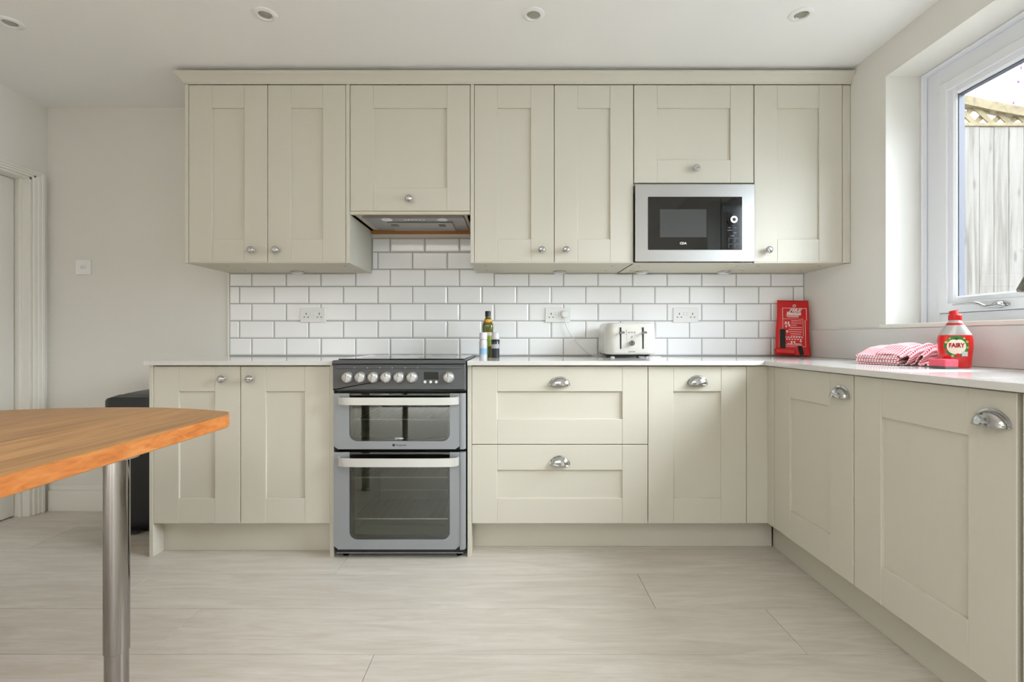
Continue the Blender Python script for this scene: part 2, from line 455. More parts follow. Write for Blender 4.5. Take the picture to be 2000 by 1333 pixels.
lay(5, -0.8105, -0.212); lay(6, -0.8105, -0.212, 1.5785)
part('grout', B(-1.638, XR, YT + 0.0035, YW, Z0 - 0.004, 1.3735), M_GROUT, wall_back)
part('grout', B(-0.811, -0.212, YT + 0.0035, YW, 1.3735, 1.579), M_GROUT, wall_back)
part('tile_edge_trim', B(-1.6465, -1.6375, YT - 0.001, YW, 0.894, 1.3735, b=0.001), M_TRIM, wall_back)

# ---- kitchen window in the right wall
FX = 1.872
bm = NB()
def fr(bm, x0, x1, y0, y1, z0, z1, w, b=0.004):
    """rectangular frame in the y-z plane"""
    box(bm, x0, x1, y0, y0 + w, z0, z1, b); box(bm, x0, x1, y1 - w, y1, z0, z1, b)
    box(bm, x0, x1, y0 + w * 0.98, y1 - w * 0.98, z0, z0 + w, b); box(bm, x0, x1, y0 + w * 0.98, y1 - w * 0.98, z1 - w, z1, b)
WY0, WY1, WZ0, WZ1 = WIN_Y0, WIN_Y1, WIN_Z0, WIN_Z1
fr(bm, FX, FX + 0.07, WY0, WY1 - 0.001, WZ0, WZ1 - 0.012, 0.075)
box(bm, FX, FX + 0.07, 1.375, 1.45, WZ0 + 0.07, WZ1 - 0.08, 0.004)
window = struct('window_1', bm, M_UPVC)
# narrow cover strip between plaster and frame
bm = NB(); box(bm, FX - 0.026, FX - 0.001, WY1 - 0.012, WY1 - 0.001, WZ0, WZ1, 0.003); box(bm, FX - 0.026, FX - 0.001, WY0, WY1 - 0.012, WZ1 - 0.012, WZ1, 0.003)
part('cover_strip', bm, M_UPVC, window)
sash = NB(); SY0, SY1, SZ0, SZ1 = 1.452, 2.139, 1.105, 2.098
fr(sash, FX - 0.012, FX + 0.045, SY0, SY1, SZ0, SZ1, 0.042, 0.003)
fr(sash, FX - 0.002, FX + 0.045, SY0 + 0.03, SY1 - 0.03, SZ0 + 0.03, SZ1 - 0.03, 0.04, 0.008)
part('sash', sash, M_UPVC, window)
bm = NB(); fr(bm, FX - 0.0012, FX + 0.03, SY0 - 0.0022, SY1 + 0.0022, SZ0 - 0.0022, SZ1 + 0.0022, 0.004, 0.0)
part('sash_seal', bm, mat('dark_seal', lin(60, 62, 66), 0.7), window)
bm = NB(); fr(bm, FX + 0.012, FX + 0.036, SY0 + 0.068, SY1 - 0.068, SZ0 + 0.068 - 0.026, SZ1 - 0.068, 0.006, 0.0)
part('gasket', bm, mat('grey_blue_gasket', lin(84, 87, 100), 0.6), window)
part('pane', B(FX + 0.034, FX + 0.038, SY0 + 0.06, SY1 - 0.06, SZ0 + 0.04, SZ1 - 0.06), M_PANE, window)
part('pane', B(FX + 0.034, FX + 0.038, WY0 + 0.07, 1.38, WZ0 + 0.07, WZ1 - 0.08), M_PANE, window)
# casement handle on the sash's bottom rail
hx = FX - 0.012
bm = NB()
lathe(bm, [(0.013, 0.0), (0.013, 0.006), (0.011, 0.009), (0.008, 0.02), (0.0, 0.022)], 16, (hx, 1.862, 1.125), 'X')
bm2 = NB(); lathe(bm2, [(0.0125, 0.0), (0.0125, 0.004), (0.0, 0.005)], 16, (0, 0, 0), 'X')
bmesh.ops.scale(bm2, verts=bm2.verts, vec=(1, 3.0, 0.8)); shift(bm2, (hx, 1.865, 1.125)); merge(bm, bm2)
pts = spline([(hx - 0.018, 1.835, 1.118), (hx - 0.020, 1.862, 1.122), (hx - 0.026, 1.90, 1.120), (hx - 0.030, 1.925, 1.132), (hx - 0.03, 1.96, 1.138), (hx - 0.028, 2.035, 1.137)], 6)
tube(bm, pts, [0.006 + 0.002 * math.sin(PI * i / (len(pts) - 1)) - 0.002 * (i / (len(pts) - 1)) for i in range(len(pts))], 10)
part('window_handle', bm, M_CHROME, window, smooth=50)
part('window_board', B(XR - 0.022, FX - 0.001, WY0 - 0.03, 2.232, 1.041, 1.0595, b=0.003), M_TRIM, window)

# ------------------------------------------------------------------ outside
M_SOIL = mat('grey_gravel', lin(150, 146, 138), 0.95)
bump(M_SOIL, coords(M_SOIL, (1, 1, 1)), 40, 0.8, 0.01)
struct('ground', B(-9, 9, -12, 9, -0.4, -0.16), M_SOIL)
M_LAWN = mat('lawn', lin(96, 100, 82), 0.95); bump(M_LAWN, coords(M_LAWN, (1, 1, 1)), 60, 0.8, 0.02)
t = part('lawn', B(-9, 9, -12, -3.6, -0.16, -0.12), M_LAWN); t['kind'] = 'structure'
M_HEDGE = mat('hedge_leaves', lin(78, 86, 70), 0.95); bump(M_HEDGE, coords(M_HEDGE, (1, 1, 1)), 14, 1.0, 0.1)
bm = NB(); n = 60
for k in range(n):
    a = -9 + 18 * k / n; box(bm, a, a + 18 / n, -8.6 - random.random() * 0.3, -7.6 + random.random() * 0.25, -0.12, 3.1 + random.random() * 0.25, 0.06)
t = part('sky_block_hedge', bm, M_HEDGE); t['kind'] = 'structure'  # unseen greenery, added to screen the sky out of the tile reflections
def fence_wood(name, a, b, c, s):
    m = mat(name, a, 0.8); N, L, p = nodes(m); v = coords(m, s, rnd=True)
    n = N.new('ShaderNodeTexNoise'); n.inputs['Scale'].default_value = 1.0; n.inputs['Detail'].default_value = 8; n.inputs['Distortion'].default_value = 1.0; L.new(v, n.inputs['Vector'])
    col = ramp(m, n.outputs['Fac'], [(0.3, b), (0.5, a), (0.75, c)])
    vo = N.new('ShaderNodeTexVoronoi'); vo.inputs['Scale'].default_value = 1.0; mp = N.new('ShaderNodeMapping'); mp.inputs['Scale'].default_value = (11, 11, 3.2)
    tc = N.new('ShaderNodeTexCoord'); oi = N.new('ShaderNodeObjectInfo'); ml = N.new('ShaderNodeMath'); ml.operation = 'MULTIPLY'; ml.inputs[1].default_value = 50.0
    L.new(oi.outputs['Random'], ml.inputs[0]); cb = N.new('ShaderNodeCombineXYZ'); L.new(ml.outputs[0], cb.inputs[2]); L.new(cb.outputs[0], mp.inputs['Location'])
    L.new(tc.outputs['Object'], mp.inputs['Vector']); L.new(mp.outputs[0], vo.inputs['Vector'])
    kn = ramp(m, vo.outputs['Distance'], [(0.07, (0.55, 0.5, 0.45, 1)), (0.16, (1, 1, 1, 1))])
    mx = N.new('ShaderNodeMix'); mx.data_type = 'RGBA'; mx.blend_type = 'MULTIPLY'; mx.inputs[0].default_value = 1.0
    L.new(col, mx.inputs[6]); L.new(kn, mx.inputs[7]); L.new(mx.outputs[2], p.inputs['Base Color']); return m
M_FW = fence_wood('weathered_fence_board', lin(88, 83, 78), lin(66, 59, 53), lin(98, 93, 90), (24, 24, 1.6))
M_LW = fence_wood('new_trellis_pine', lin(90, 78, 52), lin(74, 60, 38), lin(102, 92, 66), (20, 20, 20))
FY = 3.3
fence = thing('garden_fence', 'weathered upright board fence with diamond lattice top outside the window', 'fence', (3.4, FY, -0.16))
fx0, fx1, fz = 2.35, 5.2, 2.433
x = fx0; i = 0
while x < fx1:
    wv = 0.098 + random.uniform(-0.004, 0.004)
    dy = random.uniform(0, 0.003)
    part('fence_board', B(x, x + wv - 0.001, FY - 0.008 - dy, FY + 0.008 - dy, -0.16, fz - 0.012 + random.uniform(-0.004, 0.002), b=0.002), M_FW, fence)
    x += wv; i += 1
part('bottom_rail', B(fx0, fx1, FY - 0.018, FY + 0.03, fz - 0.012, fz + 0.012, b=0.003), M_LW, fence)
def top_z(x): return 2.46 + 0.2 * max(0.0, 1 - (x - 2.75) / 1.1) ** 1.4
bm = NB(); n = 28
for k in range(n):
    a = fx0 + (fx1 - fx0) * k / n; b = fx0 + (fx1 - fx0) * (k + 1) / n
    za, zb = top_z(a), top_z(b)
    loft(bm, [[(a, FY - 0.03, za - 0.03), (a, FY + 0.03, za - 0.03), (a, FY + 0.03, za + 0.03), (a, FY - 0.03, za + 0.03)],
              [(b, FY - 0.03, zb - 0.03), (b, FY + 0.03, zb - 0.03), (b, FY + 0.03, zb + 0.03), (b, FY - 0.03, zb + 0.03)]], cap0=(k == 0), cap1=(k == n - 1))
part('top_rail', bm, M_LW, fence)
for sgn in (1, -1):
    for k in range(40):
        xb = fx0 - 0.3 + k * 0.118
        # slat leaning at 45 degrees from the bottom rail up to the dished top rail
        x0_, z0_ = xb, fz + 0.005
        t = 0.0
        while t < 0.4 and z0_ + t < top_z(x0_ + sgn * t) - 0.02: t += 0.004
        x1_, z1_ = x0_ + sgn * t, z0_ + t
        if t < 0.02 or min(x0_, x1_) < fx0 or max(x0_, x1_) > 4.6: continue
        hw = 0.024; ys = (FY - 0.010, FY - 0.001) if sgn < 0 else (FY + 0.001, FY + 0.010)
        bm = NB()
        loft(bm, [[(x0_ - hw, ys[0], z0_), (x0_ + hw, ys[0], z0_), (x0_ + hw, ys[1], z0_), (x0_ - hw, ys[1], z0_)],
                  [(x1_ - hw, ys[0], z1_), (x1_ + hw, ys[0], z1_), (x1_ + hw, ys[1], z1_), (x1_ - hw, ys[1], z1_)]])
        part('lattice_slat', bm, M_LW, fence)
twig = thing('garden_twig', 'thin bare purple-budded twig rising against the sky beside the lattice', 'twig', (3.6, 3.5, -0.16))
bm = NB(); tube(bm, spline([(3.60, 3.5, -0.16), (3.56, 3.5, 1.6), (3.50, 3.5, 2.36), (3.56, 3.5, 2.58), (3.60, 3.5, 2.80), (3.66, 3.5, 3.05)], 6), [0.006] * 12 + [0.0045] * 19, 5)
part('stem', bm, mat('twig_bark', lin(120, 100, 110), 0.8), twig, smooth=60)
M_BUD = mat('purple_bud', lin(110, 60, 140), 0.7)
for (x_, z_) in ((3.575, 2.68), (3.61, 2.83), (3.63, 2.93)):
    bm = NB(); lathe(bm, [(0.0005, -0.012), (0.007, -0.004), (0.007, 0.004), (0.0005, 0.014)], 8, (x_ + 0.004, 3.497, z_)); part('bud', bm, M_BUD, twig, smooth=60)

# ------------------------------------------------------------------ door fronts, knobs, cup handles
def FB(F, u0, u1, d0, d1, w0, w1, b=0.0):
    """box on a front plane. F=('y', Y) faces -Y, u is x; F=('x', X) faces -X, u is y; d grows outward"""
    if F[0] == 'y': return B(u0, u1, F[1] - d1, F[1] - d0, w0, w1, b=b)
    return B(F[1] - d1, F[1] - d0, u0, u1, w0, w1, b=b)
def FP(F, u, d, w): return Vector((u, F[1] - d, w)) if F[0] == 'y' else Vector((F[1] - d, u, w))
PROTO = {}
def knob_mesh():
    bm = NB(); lathe(bm, [(0.010, 0.0), (0.010, 0.003), (0.006, 0.005), (0.0055, 0.011), (0.012, 0.015), (0.0165, 0.020), (0.0175, 0.025), (0.0155, 0.030), (0.010, 0.033), (0.0095, 0.0325), (0.0, 0.0335)], 24, (0, 0, 0), 'Y')
    bmesh.ops.recalc_face_normals(bm, faces=bm.faces)
    me = bpy.data.meshes.new('knob'); bm.to_mesh(me); bm.free(); me.materials.append(M_CHROME); me.shade_smooth(); me.set_sharp_from_angle(angle=math.radians(50)); return me
def cup_mesh():
    bm = NB(); a, h, p = 0.043, 0.036, 0.024; nt, nf = 28, 9
    outer = []
    # backing flange, then dome, open below
    rings = [(1.10, 1.14, 0.0), (1.10, 1.14, 0.0025), (1.0, 1.0, 0.0035)]
    L = []
    for (ka, kh, d) in rings:
        L.append([(a * ka * math.cos(PI * i / nt), -d, h * kh * math.sin(PI * i / nt)) for i in range(nt + 1)])
    for j in range(1, nf + 1):
        ph = PI / 2 * (1 - j / nf)
        s = math.sin(ph); d = 0.0035 + p * math.cos(ph) ** 0.75 if j < nf else 0.0035 + p
        L.append([(a * s * math.cos(PI * i / nt), -d, h * (s ** 1.1) * math.sin(PI * i / nt)) for i in range(nt + 1)])
    loft(bm, L[:-1], cap0=False, cap1=False, closed=False)
    # rolled lower lip following the open edge of the dome
    lip = [L[j][0] for j in range(2, len(L) - 1)] + [(0, L[-1][0][1], 0)] + [L[j][-1] for j in range(len(L) - 2, 1, -1)]
    # lower lip: smooth arc
    n = 16; pts = []
    for i in range(n + 1):
        t = PI * i / n; pts.append((a * math.cos(t), -0.0035 - p * math.sin(t) ** 0.75 if 0 < i < n else -0.0035, -0.0005))
    tube(bm, pts, 0.0016, 6)
    # inner skin for thickness
    L2 = [[(x * 0.95, y * 0.93, z * 0.95) for (x, y, z) in l] for l in L[2:-1]]
    loft(bm, L2, cap0=False, cap1=False, closed=False)
    me = bpy.data.meshes.new('cup_handle'); bm.to_mesh(me); bm.free(); me.materials.append(M_CHROME); me.shade_smooth(); me.set_sharp_from_angle(angle=math.radians(45)); return me
ME_KNOB, ME_CUP = knob_mesh(), cup_mesh()
def fitting(name, me, parent, F, u, w, d=0.0):
    o = bpy.data.objects.new(name, me); P = FP(F, u, d, w); link(o, parent, P); o.location = P - WL[parent.name]
    if F[0] == 'x': o.rotation_euler = (0, 0, -PI / 2)
    return o
def shaker(parent, F, u0, u1, w0, w1, fr=0.115, name='door', handle=None, hu=0, hw=0):
    """panel recessed 8 mm behind two stiles and two rails; front face at d=0, 20 mm thick"""
    b = 0.0015
    d = part(name, FB(F, u0 + fr - 0.008, u1 - fr + 0.008, -0.017, -0.010, w0 + fr - 0.008, w1 - fr + 0.008), M_PV, parent)
    part('stile', FB(F, u0, u0 + fr, -0.020, 0, w0, w1, b), M_PV, d)
    part('stile', FB(F, u1 - fr, u1, -0.020, 0, w0, w1, b), M_PV, d)
    part('rail', FB(F, u0 + fr + 0.0002, u1 - fr - 0.0002, -0.020, -0.0004, w0, w0 + fr, b), M_PH, d)
    part('rail', FB(F, u0 + fr + 0.0002, u1 - fr - 0.0002, -0.020, -0.0004, w1 - fr, w1, b), M_PH, d)
    if handle: fitting('knob' if handle is ME_KNOB else 'cup_handle', handle, d, F, hu, hw)
    return d

FF, FU, FS = 428.3, 391.0, None
def xf(px): return (px - 1000) / FF
def xu(px): return (px - 1000) / FU
YF, YU = 957 / FF, 957 / FU
PF, PU = ('y', YF), ('y', YU)
XS = 1.167; PS = ('x', XS)
G = 0.0016

# ---- base cabinet left of the cooker
zt, zb = 0.869, 0.152
L0, L1 = xf(292), xf(653) - 0.001
c = thing('base_cabinet', 'cream base cabinet with two knobbed doors left of the cooker', 'cabinet', ((L0 + L1) / 2, YF + 0.3, 0))
part('carcass', B(L0 + 0.0185, L1 - 0.0195, YF + 0.022, YW - 0.03, zb, 0.870), M_CARC, c)
part('end_panel', B(L0, L0 + 0.018, YF - 0.002, YW - 0.02, 0.0, 0.8735, b=0.001), M_PV, c)
part('end_panel', B(L1 - 0.019, L1, YF - 0.002, YW - 0.02, 0.0, 0.8735, b=0.001), M_PV, c)
part('kick_board', B(L0 + 0.0185, L1 - 0.0195, 2.30, 2.315, 0.001, zb - 0.001), M_PH, c)
m_ = xf(469.5); a0 = L0 + 0.019; a1 = L1 - 0.0195
shaker(c, PF, a0, m_ - G, zb, zt, handle=ME_KNOB, hu=xf(437), hw=0.812)
shaker(c, PF, m_ + G, a1, zb, zt, handle=ME_KNOB, hu=xf(491), hw=0.812)

# ---- drawer cabinet right of the cooker
D0, D1 = xf(913) + 0.0, xf(1265.5)
c = thing('drawer_cabinet', 'cream base cabinet with two wide drawers right of the cooker', 'cabinet', ((D0 + D1) / 2, YF + 0.3, 0))
part('carcass', B(D0 + 0.0195, D1 - 0.0005, YF + 0.022, YW - 0.03, zb, 0.870), M_CARC, c)
part('end_panel', B(D0, D0 + 0.019, YF - 0.002, YW - 0.02, 0.0, 0.8735, b=0.001), M_PV, c)
zm = 0.995 - (869 - 662) / FF
for (a, b, hw) in ((zm + G, zt, 0.995 - (753 - 662) / FF), (zb, zm - G, 0.995 - (908 - 662) / FF)):
    shaker(c, PF, D0 + 0.0205, D1 - G, a, b, name='drawer', handle=ME_CUP, hu=xf(1093), hw=hw)
# ---- single door cabinet towards the corner
E0, E1 = D1, xf(1458.5)
c = thing('base_cabinet', 'cream base cabinet with one cup-handled door between drawers and corner', 'cabinet', ((E0 + E1) / 2, YF + 0.3, 0))
part('carcass', B(E0 + 0.0005, XS + 0.0, YF + 0.022, YW - 0.03, zb, 0.870), M_CARC, c)
shaker(c, PF, E0 + G, E1 - G, zb, zt, handle=ME_CUP, hu=xf(1362), hw=0.995 - (751 - 662) / FF)
# ---- corner post
c = thing('corner_post', 'plain cream L-shaped filler post in the inside corner of the base units', 'filler panel', (XS, YF, zb))
part('front_filler', B(E1 + G, XS, YF + 0.003, YF + 0.021, zb, zt, b=0.001), M_PV, c)
part('side_filler', B(XS, XS + 0.018, 2.183, YF + 0.021, zb, zt, b=0.001), M_PV, c)
# ---- kick boards
t = part('kick_board', B(D0 + 0.0195, 1.243, 2.345, 2.36, 0.001, zb - 0.002), M_PH); tag(t, 'cream kick board under the drawers and corner door', 'kick board')
t = part('kick_board', B(1.249, 1.264, 0.2, 2.345, 0.001, zb - 0.002), M_PH); tag(t, 'long cream kick board under the window-side units', 'kick board')
# ---- window-side run
def side_unit(name, label, y0, y1, hy, hw, fr=0.122):
    c = thing(name, label, 'cabinet', (XS + 0.28, (y0 + y1) / 2, zb))
    part('carcass', B(XS + 0.022, XR - 0.03, y0 + 0.001, y1 - 0.001, zb, 0.68 if y0 < 1.2 else 0.870), M_CARC, c)
    shaker(c, PS, y0 + G, y1 - G, zb, zt, fr=fr, handle=ME_CUP, hu=hy, hw=hw)
    return c
side_unit('base_cabinet', 'cream window-side cabinet with narrow cup-handled door beside the corner post', 1.675, 2.181, 1.738, 0.995 - (777 - 662) / 556)
side_unit('base_cabinet', 'wide cream cup-handled cabinet below the dish soap and sink', 1.131, 1.673, 1.190, 0.995 - (831 - 662) / 803)
side_unit('base_cabinet', 'sliver of cream cabinet at the right edge of the photo', 0.52, 1.122, 0.60, 0.80)

# ------------------------------------------------------------------ worktops, upstand, sink, tap
ZT, ZBk = 0.894, 0.874
YE, XE = 2.214, 1.141
t = part('worktop', B(-1.667, -0.8125, YE, YT - 0.001, ZBk, ZT, b=0.002), M_TOP); tag(t, 'short white quartz worktop left of the cooker', 'worktop')
SX0, SX1, SYa, SYb = 1.215, 1.60, 0.72, 1.335     # sink cut-out
RX0, RX1, RYa, RYb = 1.20, 1.63, 1.335, 1.600     # shallow routed drainer
bm = NB()
XB = XR - 0.001
poly = [(-0.200, YE, 0), (XE, YE, 0)]
def slab(x0, x1, y0, y1, zt=ZT): box(bm, x0, x1, y0, y1, ZBk, zt)
slab(-0.201, XB, YE, YT - 0.001); slab(XE, XB, RYb, YE)
slab(XE, RX0, RYa, RYb); slab(RX1, XB, RYa, RYb); slab(RX0, RX1, RYa, RYb, ZT - 0.004)
slab(XE, SX0, SYa, SYb); slab(SX1, XB, SYa, SYb); slab(XE, XB, 0.2, SYa)
bmesh.ops.remove_doubles(bm, verts=bm.verts, dist=1e-5)
# soften only the long front edges with a thin rounded nosing
box(bm, -0.2025, XE - 0.0005, YE - 0.0015, YE + 0.004, ZBk, ZT - 0.0002, 0.0014); box(bm, XE - 0.0015, XE + 0.004, 0.2, YE - 0.0005, ZBk, ZT - 0.0002, 0.0014)
t = part('worktop', bm, M_TOP); tag(t, 'long L-shaped white quartz worktop running round the corner to the sink', 'worktop')
t = part('upstand', B(XR - 0.020, XR - 0.0005, 0.2, YT - 0.001, ZT + 0.0005, 1.040, b=0.0015), M_TOP); tag(t, 'off-white quartz upstand along the window wall behind the soap', 'upstand')
sink = thing('sink', 'undermounted steel sink bowl set in the white worktop below the window', 'sink', (1.4, 1.03, 0.7))
bm = NB()
def ringz(d, z, r=0.05): return [(p[0], p[1], z) for p in rrect(SX0 - 0.004 + d, SX1 + 0.004 - d, SYa - 0.004 + d, SYb + 0.004 - d, r, 4)]
loft(bm, [ringz(0, ZBk - 0.001, 0.03), ringz(0.004, ZBk - 0.01, 0.04), ringz(0.012, 0.72, 0.05), ringz(0.03, 0.70, 0.05)], cap0=False)
part('bowl', bm, M_STEEL, sink, smooth=40)
bm = NB(); lathe(bm, [(0.038, 0), (0.038, 0.002), (0.03, 0.003), (0.0, 0.002)], 20, (1.4, 1.03, 0.7005)); part('drain', bm, M_CHROME, sink, smooth=40)
tap = thing('kitchen_tap', 'dark satin steel tap spout reaching over the sink', 'tap', (1.632, 1.22, ZT))
M_TAP = mat('dark_satin_steel', (0.30, 0.30, 0.28, 1), 0.22, 1.0)
bm = NB(); lathe(bm, [(0.027, 0), (0.027, 0.006), (0.022, 0.01), (0.022, 0.07), (0.014, 0.085), (0.014, 0.10)], 20, (1.632, 1.22, ZT)); part('tap_body', bm, M_TAP, tap, smooth=40)
bm = NB(); tube(bm, spline([(1.632, 1.22, ZT + 0.09), (1.632, 1.22, 1.16), (1.62, 1.235, 1.22), (1.565, 1.275, 1.262), (1.50, 1.325, 1.255), (1.462, 1.354, 1.215), (1.453, 1.362, 1.18)], 6), 0.0115, 14); part('spout', bm, M_TAP, tap, smooth=50)
bm = NB(); tube(bm, [(1.4565, 1.359, 1.20), (1.452, 1.363, 1.175), (1.441, 1.373, 1.128), (1.4405, 1.3735, 1.124)], [0.0125, 0.017, 0.021, 0.018], 18); part('spray_head', bm, M_TAP, tap, smooth=50)
bm = NB(); tube(bm, [(1.632, 1.20, ZT + 0.05), (1.632, 1.15, ZT + 0.06), (1.632, 1.12, ZT + 0.075)], [0.008, 0.006, 0.005], 10); part('lever', bm, M_TAP, tap, smooth=50)

# ------------------------------------------------------------------ wall cabinets
ZU0, ZU1 = 1.3735, 2.2635
def wall_unit(name, label, x0, x1, z0=ZU0, left=False, right=False):
    c = thing(name, label, 'cabinet', ((x0 + x1) / 2, YU + 0.2, z0))
    a = x0 + (0.0185 if left else 0.0004); b = x1 - (0.0185 if right else 0.0004)
    if left: part('end_panel', B(x0, x0 + 0.018, YU - 0.001, YT - 0.001, ZU0, ZU1 + 0.002, b=0.001), M_PV, c)
    if right: part('end_panel', B(x1 - 0.018, x1, YU - 0.001, YT - 0.001, ZU0, ZU1 + 0.002, b=0.001), M_PV, c)
    return c, a, b
def caps(c, pts):
    for (x_, y_) in pts:
        bm = NB(); lathe(bm, [(0.006, 0.0), (0.006, -0.0006), (0.0, -0.0008)], 10, (x_, y_, ZU0 + 0.0)); part('screw_cap', bm, M_CAP, c)
M_CAP = mat('beige_screw_cap', lin(150, 132, 108), 0.6)
hz = 0.995 + (662 - 489.5) / FU
# left double
c, a, b = wall_unit('wall_cabinet', 'cream double-door wall cabinet at the left end, left of the cooker hood', xu(361), xu(683), left=True, right=True)
part('carcass', B(a, b, YU + 0.022, YT - 0.001, ZU0 + 0.001, ZU1, b=0), M_CARC, c); part('bottom_rail', B(a, b, YU + 0.001, YU + 0.021, ZU0 - 0.0, ZU0 + 0.0035), M_PS, c)
m_ = xu(522.5)
shaker(c, PU, a + G, m_ - G, ZU0 + 0.004, ZU1, handle=ME_KNOB, hu=xu(494), hw=hz)
shaker(c, PU, m_ + G, b - G, ZU0 + 0.004, ZU1, handle=ME_KNOB, hu=xu(541), hw=hz)
caps(c, [(-1.48, 2.55), (-0.87, 2.55), (-0.87, 2.72), (-1.48, 2.72)])
# hood cabinet
H0, H1 = xu(683) + 0.0008, xu(918.5)
c, a, b = wall_unit('hood_cabinet', 'short cream wall cabinet with one knobbed door above the cooker hood', H0, H1, z0=1.615)
bm = NB(); box(bm, a, b, YU + 0.022, YT - 0.001, 1.80, ZU1); box(bm, a, a + 0.018, YU + 0.022, YT - 0.001, 1.617, 1.80); box(bm, b - 0.018, b, YU + 0.022, YT - 0.001, 1.617, 1.80)
part('carcass', bm, M_CARC, c)
hx0, hx1, hy0, hy1 = -0.759, -0.243, 2.472, 2.792
bm = NB(); box(bm, a, hx0, YU + 0.002, YT - 0.001, 1.617, 1.632); box(bm, hx1, b, YU + 0.002, YT - 0.001, 1.617, 1.632)
box(bm, hx0, hx1, YU + 0.002, hy0, 1.617, 1.632); box(bm, hx0, hx1, hy1, YT - 0.026, 1.617, 1.632)
part('bottom_board', bm, M_CARC, c)
part('batten', B(a + 0.001, b - 0.001, YT - 0.025, YT - 0.0015, 1.600, 1.6165, b=0.001), M_CHIP, c, label='bare brown chipboard batten')
shaker(c, PU, a + G, b - G, 1.634, ZU1, handle=ME_KNOB, hu=xu(800), hw=0.995 + (662 - 390) / FU)
# middle double
c, a, b = wall_unit('wall_cabinet', 'cream double-door wall cabinet in the middle, right of the cooker hood', H1 + 0.0008, xu(1237.5), left=True)
part('carcass', B(a, b, YU + 0.022, YT - 0.001, ZU0 + 0.001, ZU1), M_CARC, c); part('bottom_rail', B(a, b, YU + 0.001, YU + 0.021, ZU0, ZU0 + 0.0035), M_PS, c)
m_ = xu(1082.5)
shaker(c, PU, a + G, m_ - G, ZU0 + 0.004, ZU1, handle=ME_KNOB, hu=xu(1058), hw=hz)
shaker(c, PU, m_ + G, b - G, ZU0 + 0.004, ZU1, handle=ME_KNOB, hu=xu(1105), hw=hz)
caps(c, [(-0.14, 2.55), (-0.14, 2.72), (0.52, 2.55), (0.52, 2.72)])
# microwave cabinet
M0, M1 = xu(1237.5) + 0.0008, xu(1472.5)
ZMW = 0.995 + (662 - 362) / FU
c, a, b = wall_unit('microwave_cabinet', 'cream wall cabinet with a short knobbed door above the built-in microwave', M0, M1)
bm = NB(); box(bm, a, b, YU + 0.022, YT - 0.001, ZMW + 0.002, ZU1)
box(bm, a, b, YU + 0.012, YT - 0.001, ZU0, ZU0 + 0.004); box(bm, a, a + 0.004, YU + 0.022, YT - 0.001, ZU0, ZMW + 0.002); box(bm, b - 0.004, b, YU + 0.022, YT - 0.001, ZU0, ZMW + 0.002)
box(bm, a, b, YT - 0.01, YT - 0.001, ZU0, ZMW)
part('carcass', bm, M_CARC, c)
shaker(c, PU, a + G, b - G, ZMW + 0.012, ZU1, handle=ME_KNOB, hu=xu(1357), hw=0.995 + (662 - 331) / FU)
caps(c, [(0.66, 2.55), (0.66, 2.72), (1.17, 2.55), (1.17, 2.72)])
# right single
R0 = M1 + 0.0008; R1 = xu(1645.5)
c, a, b = wall_unit('wall_cabinet', 'cream single-door wall cabinet beside the window wall, right of the microwave', R0, XR - 0.001)
part('carcass', B(a, b, YU + 0.022, YT - 0.001, ZU0 + 0.001, ZU1), M_CARC, c); part('bottom_rail', B(a, b, YU + 0.001, YU + 0.021, ZU0, ZU0 + 0.0035), M_PS, c)
part('end_filler', B(R1 + G, b, YU + 0.0, YU + 0.02, ZU0, ZU1, b=0.002), M_PV, c)
shaker(c, PU, a + G, R1 - G, ZU0 + 0.004, ZU1, handle=ME_KNOB, hu=xu(1498), hw=hz)
caps(c, [(1.28, 2.55), (1.28, 2.72), (1.60, 2.55), (1.6, 2.72)])
# cornice
prof = [(0.0, 0.0), (0.004, 0.0), (0.004, 0.009), (0.008, 0.012), (0.012, 0.020), (0.020, 0.030), (0.030, 0.037), (0.035, 0.040), (0.038, 0.044), (0.038, 0.051), (0.0, 0.051)]
bm = NB(); zc0 = ZU1 + 0.0025; xl = xu(361)
L = []
for (d, h) in prof: pass
A = [(xl - d, YT - 0.03, zc0 + h) for d, h in prof]; Bc = [(xl - d, YU - d, zc0 + h) for d, h in prof]; Cc = [(XR - 0.001, YU - d, zc0 + h) for d, h in prof]
loft(bm, [A, Bc, Cc])
t = part('cornice', bm, M_PS, smooth=35); tag(t, 'long cream moulded cornice along the top of the wall cabinets', 'cornice')

# ------------------------------------------------------------------ cooker hood
h = thing('cooker_hood', 'brushed steel canopy extractor set under the short wall cabinet', 'cooker hood', (-0.5, 2.63, 1.61))
M_HOOD = mat('satin_steel_plate', (0.45, 0.45, 0.455, 1), 0.35, 0.9)
part('canopy_body', B(hx0 + 0.012, hx1 - 0.012, hy0 + 0.01, hy1 - 0.01, 1.617, 1.79), M_HOOD, h)
part('base_plate', B(hx0 + 0.001, hx1 - 0.001, hy0 + 0.001, hy1 - 0.001, 1.611, 1.6165, b=0.0015), M_HOOD, h)
part('front_lip', B(hx0 + 0.001, hx1 - 0.001, hy0 - 0.0, hy0 + 0.008, 1.606, 1.6105, b=0.001), mat('brown_lip', lin(120, 105, 95), 0.5), h)
part('grease_filter', B(-0.66, -0.315, 2.585, 2.775, 1.605, 1.6105, b=0.002), M_STEEL, h)
M_LENS = mat('frosted_lamp_lens', lin(240, 240, 238), 0.3)
for x_ in (-0.645, -0.36):
    bm = NB(); lathe(bm, [(0.028, 0.0), (0.028, -0.004), (0.022, -0.006), (0.0, -0.006)], 20, (x_, 2.525, 1.6108)); part('lamp', bm, M_LENS, h, smooth=40)
for k in range(6):
    part('button', B(-0.558 + 0.019 * k, -0.545 + 0.019 * k, 2.515, 2.535, 1.607, 1.6108, b=0.001), M_WPLAST, h)
